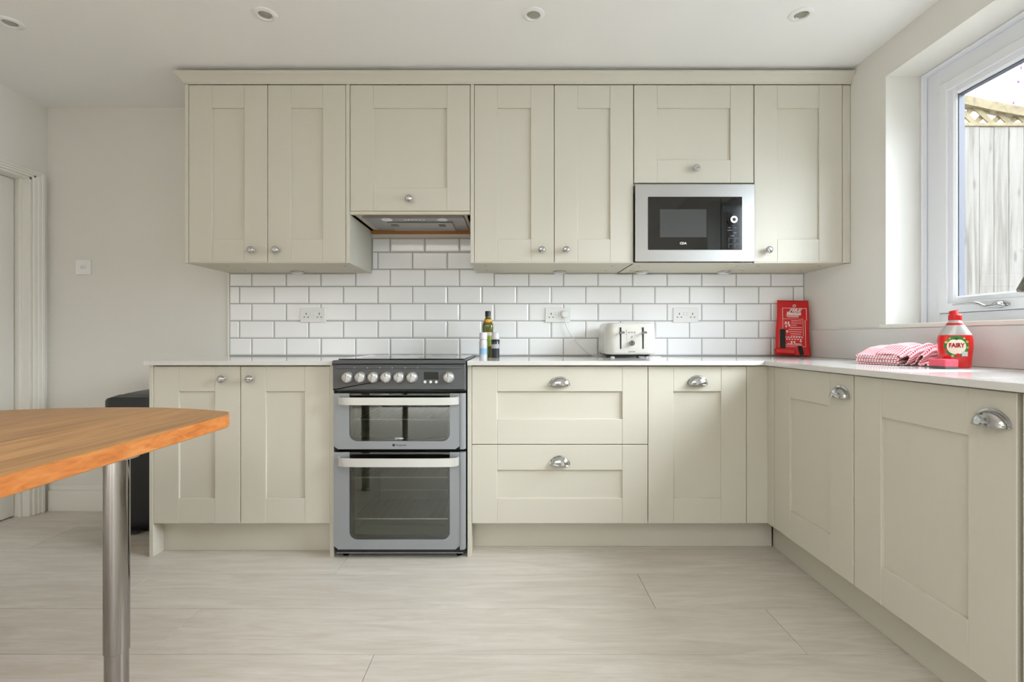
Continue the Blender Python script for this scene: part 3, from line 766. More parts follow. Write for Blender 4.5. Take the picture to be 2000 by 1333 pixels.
for x_ in (-0.63, -0.375):
    part('latch', B(x_ - 0.018, x_ + 0.018, 2.62, 2.66, 1.6025, 1.605, b=0.001), M_DGREY, h)
    
# ------------------------------------------------------------------ microwave
m = thing('microwave', 'stainless built-in microwave with black glass front and round dial', 'microwave', ((M0 + M1) / 2, YU + 0.15, 1.378))
z_ = lambda y: 0.995 + (662 - y) / FU
mx0, mx1, mz0, mz1 = M0 + 0.004, M1 - 0.004, 1.3795, ZMW
bm = NB()   # steel frame around the opening
gx0, gx1, gz0, gz1 = xu(1264), xu(1447), z_(489.5), z_(386)
outer = rrect(mx0, mx1, mz0, mz1, 0.002, 4); inner = rrect(gx0, gx1, gz0, gz1, 0.006, 4)
o0 = [(p[0], YU + 0.004, p[1]) for p in outer]; o1 = [(p[0], YU - 0.014, p[1]) for p in outer]; i1 = [(p[0], YU - 0.014, p[1]) for p in inner]; i0 = [(p[0], YU + 0.004, p[1]) for p in inner]
loft(bm, [o0, o1, i1, i0], cap0=False, cap1=False)
part('trim_frame', bm, M_STEEL, m)
part('housing', B(mx0 + 0.02, mx1 - 0.02, YU + 0.003, YT - 0.02, mz0 + 0.01, mz1 - 0.01), M_DARK, m)
cpx = xu(1405.5)
d = part('microwave_door', B(gx0 + 0.0008, cpx - 0.001, YU - 0.017, YU + 0.002, gz0 + 0.0008, gz1 - 0.0008, b=0.001), M_BGLASS, m)
M_MWWIN = mat('perforated_screen', lin(66, 69, 70), 0.12, 0.0, Coat_Weight=0.4)
part('viewing_screen', B(xu(1287), xu(1377), YU - 0.0176, YU - 0.0165, z_(465), z_(411)), M_MWWIN, d)
p_ = part('control_panel', B(cpx + 0.001, gx1 - 0.0008, YU - 0.017, YU + 0.002, gz0 + 0.0008, gz1 - 0.0008, b=0.001), M_BGLASS, m)
bm = NB(); lathe(bm, [(0.022, 0), (0.022, 0.004), (0.0185, 0.005), (0.0175, 0.02), (0.015, 0.0215), (0.0, 0.0215)], 28, (xu(1427), YU - 0.017, z_(432.5)), 'Y'); part('dial', bm, M_BPLAST, m, smooth=40)
bm = NB(); R_ = [(0.0175, 0.0205), (0.0175, 0.0225), (0.0085, 0.0225), (0.0085, 0.0205)]
lathe(bm, R_, 28, (xu(1427), YU - 0.017, z_(432.5)), 'Y', cap0=False, cap1=False); part('dial_ring', bm, M_WPLAST, m, smooth=40)
bm = shift(text_bm('CDA', 0.016, bold=0.0004, w=0.034), (xu(1332), YU - 0.0173, z_(477))); part('logo', bm, M_WPLAST, d, recalc=False)
M_GREYINK = mat('grey_print', lin(120, 124, 128), 0.5)
bm = NB()
for (x_, y_, w_) in ((1412, 411, 0.012), (1432, 410, 0.012), (1419, 447, 0.014), (1432, 447, 0.008), (1418, 452, 0.022), (1430, 457, 0.014), (1424, 463, 0.018)):
    box(bm, xu(x_), xu(x_) + w_, YU - 0.0173, YU - 0.0168, z_(y_), z_(y_) + 0.0025)
for y_ in (467, 478):
    for x_ in (1420, 1432):
        for (w_, hh) in ((0.02, 0.001), (0.001, 0.02)):
            box(bm, xu(x_), xu(x_) + w_, YU - 0.0173, YU - 0.0168, z_(y_) - hh, z_(y_))
part('keypad_print', bm, M_GREYINK, m)
bm = NB(); box(bm, xu(1408), xu(1443), YU - 0.0174, YU - 0.0168, z_(416), z_(404), 0.0002); part('display', bm, mat('display_glass', lin(30, 34, 36), 0.1), m)

# ------------------------------------------------------------------ under-cabinet lights, screws
M_LAMPB = mat('lamp_body_satin', (0.6, 0.6, 0.6, 1), 0.3, 0.9)
for (px, lab) in ((582, 'small metal under-cabinet light beneath the left double wall cabinet'), (1092, 'small metal under-cabinet light beneath the middle double wall cabinet'),
                  (1253, 'small metal under-cabinet light beneath the left side of the microwave'), (1413, 'small metal under-cabinet light beneath the right side of the microwave')):
    x_ = (px - 1000) / 345; y_ = 2.765
    t = thing('cabinet_light', lab, 'light', (x_, y_, ZU0 - 0.012), 'under-cabinet lights')
    bm = NB(); lathe(bm, [(0.036, 0.0), (0.036, -0.004), (0.030, -0.010), (0.024, -0.0105)], 24, (x_, y_, ZU0 - 0.0008)); part('housing', bm, M_LAMPB, t, smooth=35)
    bm = NB(); lathe(bm, [(0.0235, 0.0), (0.022, -0.0015), (0.0, -0.002)], 24, (x_, y_, ZU0 - 0.0114)); part('lens', bm, M_LENS, t, smooth=40)

# ------------------------------------------------------------------ cooker
ck = thing('cooker', 'freestanding silver-grey double oven cooker with six grouped knobs', 'cooker', (-0.5065, 2.5, 0))
X0, X1 = xf(655) + 0.002, xf(911)
CY = 2.205                      # front plane of the oven doors
SCK = 957 / CY
zc = lambda y: 0.995 + (662 - y) / SCK
cx = lambda px: (px - 1000) / SCK
# body shell, open cavities
bm = NB(); b0 = CY + 0.045; b1 = YT - 0.03
box(bm, X0 + 0.003, X0 + 0.03, b0, b1, 0.04, 0.88); box(bm, X1 - 0.03, X1 - 0.003, b0, b1, 0.04, 0.88); box(bm, X0 + 0.03, X1 - 0.03, b1 - 0.03, b1, 0.04, 0.88)
box(bm, X0 + 0.03, X1 - 0.03, b0, b1 - 0.03, 0.04, 0.085); box(bm, X0 + 0.03, X1 - 0.03, b0, b1 - 0.03, 0.455, 0.53); box(bm, X0 + 0.03, X1 - 0.03, b0, b1 - 0.03, 0.745, 0.88)
part('body', bm, M_BLACK, ck)
M_CAV = mat('reflected_green_grey', lin(150, 156, 138), 0.4)  # garden reflection of the oven glass, painted into the cavity colour
for (za, zb_) in ((0.087, 0.453), (0.532, 0.743)):
    bm = NB(); a, b = X0 + 0.06, X1 - 0.06; y0_, y1_ = b0, b1 - 0.04
    V = [[(a, y0_, za), (b, y0_, za), (b, y0_, zb_), (a, y0_, zb_)], [(a, y1_, za), (b, y1_, za), (b, y1_, zb_), (a, y1_, zb_)]]
    loft(bm, V, cap0=False)
    part('oven_cavity', bm, M_CAV, ck, recalc=False)
M_RACK = mat('oven_rack_wire', (0.75, 0.74, 0.70, 1), 0.3, 0.8)
def rack(z):
    bm = NB(); a, b = X0 + 0.075, X1 - 0.075; y0_, y1_ = b0 + 0.03, b1 - 0.09
    tube(bm, [(a, y0_, z), (b, y0_, z)], 0.0035, 6); tube(bm, [(a, y1_, z), (b, y1_, z)], 0.003, 6)
    tube(bm, [(a, y0_, z), (a, y1_, z)], 0.003, 6); tube(bm, [(b, y0_, z), (b, y1_, z)], 0.003, 6)
    for k in range(1, 13):
        x_ = a + (b - a) * k / 13; tube(bm, [(x_, y0_, z), (x_, y1_, z)], 0.0009, 5)
    part('oven_rack', bm, M_RACK, ck)
for px_y in (820, 933, 1014): rack(0.995 + (662 - px_y) / (957 / (b0 + 0.03)))
# hob and control fascia
bm = NB(); prof_c = [(b1, 0.884), (b1, 0.900), (CY - 0.004, 0.8975), (CY - 0.012, 0.894), (CY - 0.016, 0.888), (CY - 0.016, 0.884)]
loft(bm, [[(x_, y_, z__) for y_, z__ in prof_c] for x_ in (X0 + 0.0, X1)])
bmesh.ops.recalc_face_normals(bm, faces=bm.faces)
part('hob_surround', bm, M_DGREY, ck, smooth=30)
part('hob_glass', B(X0 + 0.012, X1 - 0.012, CY + 0.03, b1 - 0.004, 0.8995, 0.904, b=0.001), M_BGLASS, ck)
M_ZONE = mat('hob_zone_print', lin(70, 70, 72), 0.1)
for (x_, y_, r_) in ((-0.65, 2.38, 0.075), (-0.36, 2.38, 0.09), (-0.65, 2.66, 0.09), (-0.36, 2.66, 0.075)):
    bm = NB(); lathe(bm, [(r_, 0.0), (r_, 0.0003), (r_ - 0.003, 0.0003), (r_ - 0.003, 0.0)], 32, (x_, y_, 0.904), cap0=False, cap1=False); part('cooking_zone', bm, M_ZONE, ck)
zf0, zf1 = zc(763), zc(711)
bm = NB(); pf = rrect(X0, X1, zf0, zf1, (0.002, 0.002, 0.006, 0.006), 4)
plate(bm, pf, CY - 0.012, b0, 0.006); part('control_fascia', bm, M_DGREY, ck)
bm = NB(); box(bm, X0 + 0.018, X1 - 0.018, CY - 0.0165, CY - 0.011, zf1 - 0.022, zf1 - 0.012, 0.002); part('fascia_ridge', bm, M_DGREY, ck)
M_KN = mat('satin_knob', lin(205, 205, 205), 0.25, 0.7)
kz = zc(737)
for px in (681, 706, 731, 756, 781, 806, 877):
    kb = NB(); c_ = (cx(px), CY - 0.012, kz)
    lathe(kb, [(0.0265, 0), (0.0265, 0.004), (0.0250, 0.007), (0.0235, 0.016), (0.020, 0.021), (0.014, 0.0235), (0.0, 0.0245)], 28, c_, 'Y')
    k = part('knob', kb, M_KN, ck, smooth=35)
    part('grip', B(c_[0] - 0.004, c_[0] + 0.004, CY - 0.041, CY - 0.033, kz - 0.021, kz + 0.021, b=0.002), M_KN, k)
    part('pointer', B(c_[0] - 0.0008, c_[0] + 0.0008, CY - 0.0415, CY - 0.0409, kz + 0.004, kz + 0.018), M_BLACK, k)
bm = NB()
for px in (695, 720, 744, 768, 793, 817):
    lathe(bm, [(0.003, 0), (0.003, 0.001), (0, 0.001)], 10, (cx(px), CY - 0.0163, zf1 - 0.017), 'Y')
part('indicator_print', bm, M_GREYINK, ck)
part('clock_display', B(cx(829), cx(857), CY - 0.0135, CY - 0.011, zc(741), zc(727), b=0.0006), mat('clock_glass', lin(48, 48, 44), 0.12), ck)
for px in (831, 842, 853):
    bm = NB(); lathe(bm, [(0.0065, 0), (0.006, 0.003), (0.0, 0.0035)], 14, (cx(px), CY - 0.012, zc(746)), 'Y'); part('clock_button', bm, M_WPLAST, ck, smooth=40)

def oven_door(ya, yb, gy, hy0, hy1):
    """ya..yb door rows in the photo, gy the lower edge of its window, hy the bar handle"""
    z0, z1 = zc(yb), zc(ya); gz = zc(gy)
    gx0_, gx1_ = cx(682), cx(878.5)
    # U-shaped silver front: left, bottom, right, with rounded inner corners
    r = 0.034; inner = []
    n = 7
    for k in range(n + 1):
        t = PI + 0.5 * PI * k / n; inner.append((gx0_ + r + r * math.cos(t), gz + r + r * math.sin(t)))
    for k in range(n + 1):
        t = 1.5 * PI + 0.5 * PI * k / n; inner.append((gx1_ - r + r * math.cos(t), gz + r + r * math.sin(t)))
    xe = X1 - 0.028
    bm = NB(); fy0, fy1 = CY, CY + 0.006
    def quad_strip(y):
        pass
    # strips left / right / bottom as quads so nothing is concave
    inn = [(gx0_, z1)] + inner + [(gx1_, z1)]
    out = []
    m = len(inn)
    for i, p in enumerate(inn):
        if i <= 1: out.append((X0 + 0.002, z1 if i == 0 else p[1]))
        elif i >= m - 2: out.append((xe, z1 if i == m - 1 else p[1]))
        else:
            # spread along left-side, bottom, right-side of the outer edge
            f = (i - 1) / (m - 3)
            if f < 0.25: out.append((X0 + 0.002, gz + r + (z0 - gz - r) * f / 0.25))
            elif f > 0.75: out.append((xe, z0 + (gz + r - z0) * (f - 0.75) / 0.25))
            else: out.append((X0 + 0.002 + (xe - X0 - 0.002) * (f - 0.25) / 0.5, z0))
    A_ = [bm.verts.new((p[0], fy0, p[1])) for p in inn]; B_ = [bm.verts.new((p[0], fy0, p[1])) for p in out]
    A2 = [bm.verts.new((p[0], fy1, p[1])) for p in inn]; B2 = [bm.verts.new((p[0], fy1, p[1])) for p in out]
    for i in range(m - 1):
        bm.faces.new([A_[i], B_[i], B_[i + 1], A_[i + 1]]); bm.faces.new([A2[i], A2[i + 1], B2[i + 1], B2[i]])
        bm.faces.new([A_[i], A_[i + 1], A2[i + 1], A2[i]]); bm.faces.new([B_[i], B2[i], B2[i + 1], B_[i + 1]])
    bm.faces.new([A_[0], A2[0], B2[0], B_[0]]); bm.faces.new([A_[-1], B_[-1], B2[-1], A2[-1]])
    dr = part('oven_door', bm, M_SILVER, ck)
    # rounded right-hand side strip
    bm = NB(); L = []
    for zz in (z0, z1): L.append([(xe + 0.0012, CY + 0.02, zz), (xe + 0.0012, CY - 0.001, zz), (xe + 0.009, CY - 0.004, zz), (xe + 0.019, CY - 0.001, zz), (X1 - 0.002, CY + 0.008, zz), (X1 - 0.001, CY + 0.02, zz)])
    loft(bm, L); part('side_strip', bm, M_SILVER, dr, smooth=60)
    # dark inner frame and glass
    bm = NB(); iy0, iy1 = CY + 0.0065, CY + 0.04
    wx0, wx1, wz0, wz1 = gx0_ + 0.012, gx1_ - 0.010, gz + 0.010, z1 - 0.03
    box(bm, X0 + 0.004, wx0, iy0 + 0.002, iy1, z0 + 0.002, z1 - 0.002); box(bm, wx1, X1 - 0.004, iy0 + 0.002, iy1, z0 + 0.002, z1 - 0.002)
    box(bm, wx0, wx1, iy0 + 0.002, iy1, z0 + 0.002, wz0); box(bm, wx0, wx1, iy0 + 0.002, iy1, wz1, z1 - 0.002)
    part('inner_frame', bm, M_BLACK, dr)
    part('door_glass', B(gx0_ - 0.004, gx1_ + 0.004, CY + 0.0062, CY + 0.0082, gz - 0.004, z1 - 0.001), M_OVGL, dr)
    # bar handle with curved ends
    bz0, bz1 = zc(hy1) + 0.001, zc(hy0); hxa, hxb = cx(661), cx(897); L = []
    path = [(hxa, 0.0), (hxa + 0.003, 0.014), (hxa + 0.012, 0.027), (hxa + 0.035, 0.036), (hxa + 0.09, 0.040), ((hxa + hxb) / 2, 0.041), (hxb - 0.09, 0.040), (hxb - 0.035, 0.036), (hxb - 0.012, 0.027), (hxb - 0.003, 0.014), (hxb, 0.0)]
    bm = NB(); th = 0.006
    for i, (x_, d_) in enumerate(path):
        p0 = Vector(path[max(i - 1, 0)]); p1 = Vector(path[min(i + 1, len(path) - 1)]); t = (p1 - p0).normalized(); nn = Vector((t.y, -t.x))
        q = Vector((x_, d_)) + nn * th
        ins = 0.004 * (1 - abs(2 * i / (len(path) - 1) - 1) ** 3)
        L.append([(x_, CY - d_, bz0), (x_, CY - d_, bz1), (q.x, CY - q.y, bz1 - 0.001), (q.x, CY - q.y, bz0 + 0.001)])
    loft(bm, L); part('bar_handle', bm, M_HANDLE, dr, smooth=40)
    return dr
d1 = oven_door(769, 878, 862.5, 775, 790)
d2 = oven_door(884, 1074, 1055, 892, 909)
bm = shift(text_bm('ULTIMA', 0.009, bold=0.0002, w=0.040), (cx(779), CY + 0.0055, zc(857.5))); part('lettering', bm, M_WPLAST, d1, recalc=False)
bm = shift(text_bm('Hotpoint', 0.0115, w=0.048), (cx(783), CY - 0.0004, zc(870))); part('lettering', bm, M_BLACK, d1, recalc=False)
bm = B(cx(766.5), cx(771), CY - 0.0006, CY + 0.0, zc(872.2), zc(867.8)); part('badge', bm, M_BLACK, d1)
bm = NB(); box(bm, X0 + 0.004, X1 - 0.006, CY + 0.012, b0, zc(1084), zc(1074.5)); part('base_plinth', bm, M_BLACK, ck)
bm = NB(); box(bm, X0 + 0.01, X1 - 0.012, CY + 0.010, CY + 0.012, zc(1083.5), zc(1081.5)); part('plinth_edge', bm, M_GREYINK, ck)
for x_ in (X0 + 0.04, X1 - 0.035):
    for y_ in (CY + 0.05, b1 - 0.06):
        bm = NB(); lathe(bm, [(0.012, 0.0), (0.014, 0.004), (0.006, 0.006), (0.006, 0.041)], 14, (x_, y_, 0.0)); part('foot', bm, M_BPLAST, ck, smooth=40)

# ------------------------------------------------------------------ sockets and switch
def faceplate(name, label, x_, z_c, w, hgt, yb, group=None, cat='socket'):
    t = thing(name, label, cat, (x_, yb, z_c - hgt / 2), group)
    bm = NB(); plate(bm, rrect(x_ - w / 2, x_ + w / 2, z_c - hgt / 2, z_c + hgt / 2, 0.004, 3), yb - 0.011, yb, 0.0025); part('faceplate', bm, M_WPLAST, t, smooth=30)
    return t
def double_socket(label, x_, z_c=1.131):
    t = faceplate('wall_socket', label, x_, z_c, 0.145, 0.085, YT - 0.0005, 'double sockets on the tiles')
    yf = YT - 0.0115
    for s in (-1, 1):
        cxx = x_ + s * 0.038
        part('pin_hole', B(cxx - 0.0022, cxx + 0.0022, yf - 0.0006, yf + 0.001, z_c + 0.002, z_c + 0.013), M_HOLE, t)
        for q in (-1, 1): part('pin_hole', B(cxx + q * 0.011 - 0.0032, cxx + q * 0.011 + 0.0032, yf - 0.0006, yf + 0.001, z_c - 0.0145, z_c - 0.0095), M_HOLE, t)
        part('rocker', B(x_ + s * 0.009 - 0.006, x_ + s * 0.009 + 0.006, yf - 0.004, yf + 0.001, z_c - 0.002, z_c + 0.018, b=0.0012), M_WPLAST, t)
    return t
double_socket('white double socket on the tiles above the left worktop', (612.5 - 1000) / 337.5)
double_socket('white double socket with a plug in it, left of the toaster', (1089 - 1000) / 337.5)
double_socket('white double socket right of the toaster', (1338.5 - 1000) / 337.5)
t = faceplate('light_switch', 'small square white light switch on the plain wall near the doorway', (164 - 1000) / 337.0, 0.995 + (662 - 522.5) / 337.0, 0.086, 0.086, YW - 0.0005, None, 'light switch')
for s in (-1, 0, 1): part('rocker', B(-2.4807 + s * 0.014 - 0.0055, -2.4807 + s * 0.014 + 0.0055, YW - 0.016, YW - 0.011, 1.399, 1.419, b=0.0012), M_WPLAST, t)

# ------------------------------------------------------------------ toaster
M_DCHR = mat('dark_chrome', (0.32, 0.32, 0.33, 1), 0.15, 1.0)  # darker chrome, used for the levers and dial
M_TOAST = mat('cream_white_enamel', lin(210, 208, 203), 0.18, Coat_Weight=0.3)
to = thing('toaster', 'white four-slice toaster with two levers on the worktop', 'toaster', (0, 0, 0))
W, D, Hh = 0.272, 0.27, 0.185
def tl(d, z, r): return [(p[0], p[1], z) for p in rrect(-W / 2 + d, W / 2 - d, -D / 2 + d, D / 2 - d, max(r - d, 0.01), 7)]
bm = NB()
loops = [tl(0.014, 0.018, 0.06), tl(0.004, 0.022, 0.06), tl(0.0, 0.032, 0.06), tl(0.0, 0.10, 0.06), tl(0.002, Hh - 0.03, 0.06), tl(0.007, Hh - 0.012, 0.06), tl(0.016, Hh - 0.003, 0.06), tl(0.028, Hh, 0.06)]
loft(bm, loops); body = part('body', bm, M_TOAST, to, smooth=50)
bm = NB(); loft(bm, [tl(0.03, 0.008, 0.06), tl(0.024, 0.018, 0.06)]); part('base', bm, M_BPLAST, to)
for sx in (-1, 1):
    for sy in (-1, 1):
        bm = NB(); lathe(bm, [(0.012, 0), (0.010, 0.008)], 12, (sx * 0.09, sy * 0.09, 0)); part('foot', bm, M_WPLAST, to)
    for sy in (-0.035, 0.035): pass
    part('lever_slot', B(sx * 0.058 - 0.0038, sx * 0.058 + 0.0038, -D / 2 - 0.0008, -D / 2 + 0.004, 0.048, 0.160, b=0), M_DARK, to)
    bm = NB(); box(bm, sx * 0.058 - 0.0025, sx * 0.058 + 0.0025, -D / 2 - 0.018, -D / 2, 0.129, 0.136, 0.001); box(bm, sx * 0.058 - 0.014, sx * 0.058 + 0.014, -D / 2 - 0.032, -D / 2 - 0.018, 0.127, 0.138, 0.003)
    part('lever', bm, M_DCHR, to)
    for q in (-1, 1): part('bread_slot', B(sx * 0.058 + q * 0.022 - 0.010, sx * 0.058 + q * 0.022 + 0.010, -0.09, 0.085, Hh - 0.004, Hh + 0.0006), M_DARK, to)
bm = NB(); lathe(bm, [(0.014, 0), (0.014, 0.012), (0.012, 0.016), (0.0, 0.0165)], 20, (0, -D / 2 + 0.001, 0.078), 'Y'); box(bm, -0.003, 0.003, -D / 2 - 0.026, -D / 2 - 0.014, 0.066, 0.090, 0.001); part('browning_dial', bm, M_DCHR, to, smooth=35)
bm = NB(); plate(bm, rrect(-0.026, 0.026, 0.052, 0.152, 0.006, 3), -D / 2 - 0.001, -D / 2 + 0.003, 0.0006); part('control_plate', bm, M_TOAST, to, smooth=30)
for (x_, z__) in ((0, 0.134), (-0.012, 0.134), (0.012, 0.134), (0, 0.110)):
    bm = NB(); lathe(bm, [(0.0045, 0), (0.004, 0.002), (0, 0.0022)], 12, (x_ * 1.2, -D / 2 - 0.001, z__), 'Y'); part('push_button', bm, M_CHROME, to, smooth=40)
part('badge', B(-0.018, 0.018, -D / 2 - 0.0009, -D / 2 + 0.002, 0.032, 0.0355), M_GREYINK, to)
# cord and plug, in the toaster's own coordinates (toaster stands at TXp, unrotated)
TPx, TPy = 0.622, 2.678
px_, pz_ = 0.303 - TPx, 1.1355 - ZT
bm = NB(); lathe(bm, [(0.021, 0), (0.0225, 0.006), (0.0215, 0.02), (0.017, 0.026), (0.0, 0.027)], 24, (px_, YT - 0.0118 - TPy, pz_), 'Y'); part('plug', bm, M_WPLAST, to, smooth=40)
bm = NB(); zz = 0.0035
tube(bm, spline([(px_, YT - 0.024 - TPy, pz_ - 0.015), (px_ + 0.003, YT - 0.024 - TPy, pz_ - 0.04), (px_ + 0.02, YT - 0.02 - TPy, pz_ - 0.09), (px_ + 0.065, YT - 0.02 - TPy, pz_ - 0.155), (px_ + 0.12, YT - 0.028 - TPy, pz_ - 0.21), (px_ + 0.16, YT - 0.03 - TPy, 0.006), (px_ + 0.185, 0.141, zz), (-0.08, 0.142, zz), (0.06, 0.143, zz), (0.15, 0.10, zz), (0.162, 0.0, zz), (0.165, -0.08, zz), (0.12, -0.125, zz), (0.09, -0.12, zz), (0.11, -0.10, zz), (0.15, -0.10, zz)], 6), 0.0033, 7)
part('cord', bm, M_WPLAST, to, smooth=60)
to.location = (TPx, TPy, ZT)

# ------------------------------------------------------------------ oil bottle and grinders
def ell(a, b, z, n=28, p=2.0):
    out = []
    for i in range(n):
        t = 2 * PI * i / n; c_, s_ = math.cos(t), math.sin(t)
        out.append((a * math.copysign(abs(c_) ** (2 / p), c_), b * math.copysign(abs(s_) ** (2 / p), s_), z))
    return out
M_OIL = mat('green_olive_glass', lin(86, 88, 16), 0.08, Coat_Weight=0.6)
ol = thing('oil_bottle', 'green olive oil bottle with black cap between the two grinders', 'bottle')
bm = NB(); loft(bm, [ell(r * 1.0, r * 1.0, z__, 24, 3.2 if z__ < 0.19 else 2.0) for r, z__ in ((0.024, 0), (0.026, 0.003), (0.0265, 0.05), (0.028, 0.12), (0.031, 0.16), (0.029, 0.178), (0.021, 0.200), (0.0145, 0.216), (0.0135, 0.228))]); part('glass', bm, M_OIL, ol, smooth=50)
bm = NB(); lathe(bm, [(0.0155, 0.222), (0.0155, 0.249), (0.0145, 0.251), (0, 0.251)], 20); part('cap', bm, M_BPLAST, ol, smooth=40)
def wrap_patch(fn, x0, x1, z0, z1, off=0.0004, n=10, shape='rect'):
    """patch hugging a front-facing surface y = fn(x, z)"""
    bm = NB(); nx = n; G_ = []
    if shape == 'rect':
        for j in range(n + 1):
            G_.append([bm.verts.new((x0 + (x1 - x0) * i / nx, fn(x0 + (x1 - x0) * i / nx, z0 + (z1 - z0) * j / n) - off, z0 + (z1 - z0) * j / n)) for i in range(nx + 1)])
        for j in range(n):
            for i in range(nx): bm.faces.new([G_[j][i], G_[j][i + 1], G_[j + 1][i + 1], G_[j + 1][i]])
    else:
        cx_, cz_ = (x0 + x1) / 2, (z0 + z1) / 2; m = 28; prev = None
        for j in range(0, 7):
            k = j / 6; ring = []
            for i in range(m):
                t = 2 * PI * i / m; ux, uz = shape(t)
                X = cx_ + (x1 - x0) / 2 * ux * k; Z = cz_ + (z1 - z0) / 2 * uz * k
                ring.append((X, fn(X, Z) - off, Z))
            if j == 0: c0 = bm.verts.new(ring[0]); continue
            rv = [bm.verts.new(p) for p in ring]
            for i in range(m):
                if prev is None: bm.faces.new([c0, rv[i], rv[(i + 1) % m]])
                else: bm.faces.new([prev[i], rv[i], rv[(i + 1) % m], prev[(i + 1) % m]])
            prev = rv
    return bm
def fcirc(r, yc=0.0): return lambda x, z: yc - math.sqrt(max(r * r - x * x, 1e-8))
def fse(a, b, p): return lambda x, z: -b * max(1e-4, (1 - min(abs(x / a), 0.98) ** p)) ** (1 / p)
bm = wrap_patch(fse(0.028, 0.0285, 3.2), -0.021, 0.021, 0.060, 0.132, 0.0012); part('label', bm, mat('pale_green_label', lin(168, 186, 76), 0.6), ol, recalc=False)
bm = wrap_patch(fse(0.028, 0.0285, 3.2), -0.021, 0.021, 0.118, 0.136, 0.0016); part('label_band', bm, mat('cream_label', lin(214, 205, 190), 0.6), ol, recalc=False)
bm = NB(); loft(bm, [[(x_ , y_, z__) for x_, y_, _ in ell(r, r, 0, 24)] for r, z__ in ((0.0262, 0.189), (0.0243, 0.194), (0.0200, 0.206))], cap0=False, cap1=False); part('neck_label', bm, mat('orange_label', lin(226, 160, 62), 0.5), ol, smooth=40, recalc=False)
ol.location = (-0.131, 2.665, ZT)
M_SALT = mat('clear_grinder', lin(214, 214, 218), 0.12)
def grinder(label, loc, fill, band, topc):
    g = thing('grinder', label, 'grinder')
    bm = NB(); lathe(bm, [(0.021, 0), (0.022, 0.003), (0.022, 0.085), (0.019, 0.092), (0.019, 0.096)], 22); part('jar', bm, fill, g, smooth=40)
    bm = NB(); lathe(bm, [(0.0195, 0.096), (0.0215, 0.098), (0.0205, 0.128), (0.018, 0.134), (0, 0.135)], 22); part('grinder_head', bm, topc, g, smooth=40)
    bm = wrap_patch(fcirc(0.0225), -0.0205, 0.0205, band[0], band[1], 0.0); part('label', bm, band[2], g, recalc=False)
    g.location = loc; return g
grinder('clear salt grinder with a blue label, left of the oil bottle', (-0.152, 2.60, ZT), M_SALT, (0.018, 0.050, mat('light_blue_label', lin(150, 190, 228), 0.5)), mat('pearl_grinder_head', lin(226, 224, 232), 0.2))
pg = grinder('dark pepper grinder with clear head, right of the oil bottle', (-0.088, 2.595, ZT), mat('peppercorns', lin(44, 44, 50), 0.25), (0.050, 0.072, mat('grey_label', lin(170, 172, 178), 0.5)), mat('clear_grinder_head', lin(200, 200, 204), 0.15))
bm = NB(); lathe(bm, [(0.0222, 0.085), (0.0226, 0.088), (0.0226, 0.095), (0.020, 0.097)], 20, cap0=False, cap1=False); part('collar', bm, M_BPLAST, pg, smooth=40)

# ------------------------------------------------------------------ fire blanket
fb = thing('fire_blanket', 'red fire blanket pouch with white print leaning in the worktop corner', 'fire blanket')
Wb, Hb = 0.170, 0.310
bm = NB(); L = []
for k in range(15):
    z__ = Hb * k / 14; t = k / 14
    w = Wb / 2 * (1.04 - 0.10 * t); th = 0.014 * (1 - 0.65 * t ** 3) + 0.002
    off = 0.006 * t; lp = []
    for i in range(24):
        a = 2 * PI * i / 24; c_, s_ = math.cos(a), math.sin(a)
        X = w * math.copysign(abs(c_) ** 0.35, c_); Y = th * math.copysign(abs(s_) ** 0.9, s_)
        dz = (0.008 * (abs(X) / w) ** 2 if k == 14 else 0.0)
        lp.append((X + off + 0.0015 * math.sin(9 * t + 1), Y, z__ + dz))
    L.append(lp)
loft(bm, L); part('pouch', bm, M_RED, fb, smooth=50)
bm = NB(); box(bm, -Wb / 2 - 0.012, Wb / 2 - 0.075, -0.030, -0.008, 0.0005, 0.036, 0.008); part('bottom_fold', bm, M_RED, fb)
yF_ = -0.0168
def ink(bm, x0, x1, z0, z1, y=yF_): box(bm, x0, x1, y - 0.0004, y + 0.006, z0, z1)
bm = NB()
for (a, b, c_, d_) in ((-0.052, 0.070, 0.268, 0.2695), (-0.052, 0.060, 0.048, 0.0495), (-0.052, -0.0505, 0.15, 0.2695), (0.0685, 0.070, 0.20, 0.2695), (0.0615, 0.063, 0.048, 0.20)): ink(bm, a, b, c_, d_)
for (a, b, c_, d_) in ((-0.050, 0.052, 0.205, 0.2062), (0.0508, 0.052, 0.11, 0.2062)): ink(bm, a, b, c_, d_)
for k, (a, b) in enumerate(((-0.008, 0.044), (-0.008, 0.044), (-0.008, 0.018), (-0.014, 0.044), (-0.022, 0.044), (-0.022, 0.044), (-0.012, 0.04), (-0.012, 0.044))): ink(bm, a, b, 0.194 - 0.0125 * k, 0.1962 - 0.0125 * k)
for k, (a, b) in enumerate(((-0.034, 0.040), (-0.030, 0.030), (-0.030, 0.030))): ink(bm, a, b, 0.228 - 0.006 * k, 0.2305 - 0.006 * k)
for k in range(7): ink(bm, -0.042 + 0.014 * k, -0.034 + 0.014 * k, 0.098, 0.103); 
for k in range(6): ink(bm, -0.036 + 0.014 * k, -0.028 + 0.014 * k, 0.087, 0.092)
ink(bm, -0.038, 0.044, 0.056, 0.058); ink(bm, -0.030, -0.002, 0.062, 0.065); ink(bm, 0.006, 0.04, 0.062, 0.065)
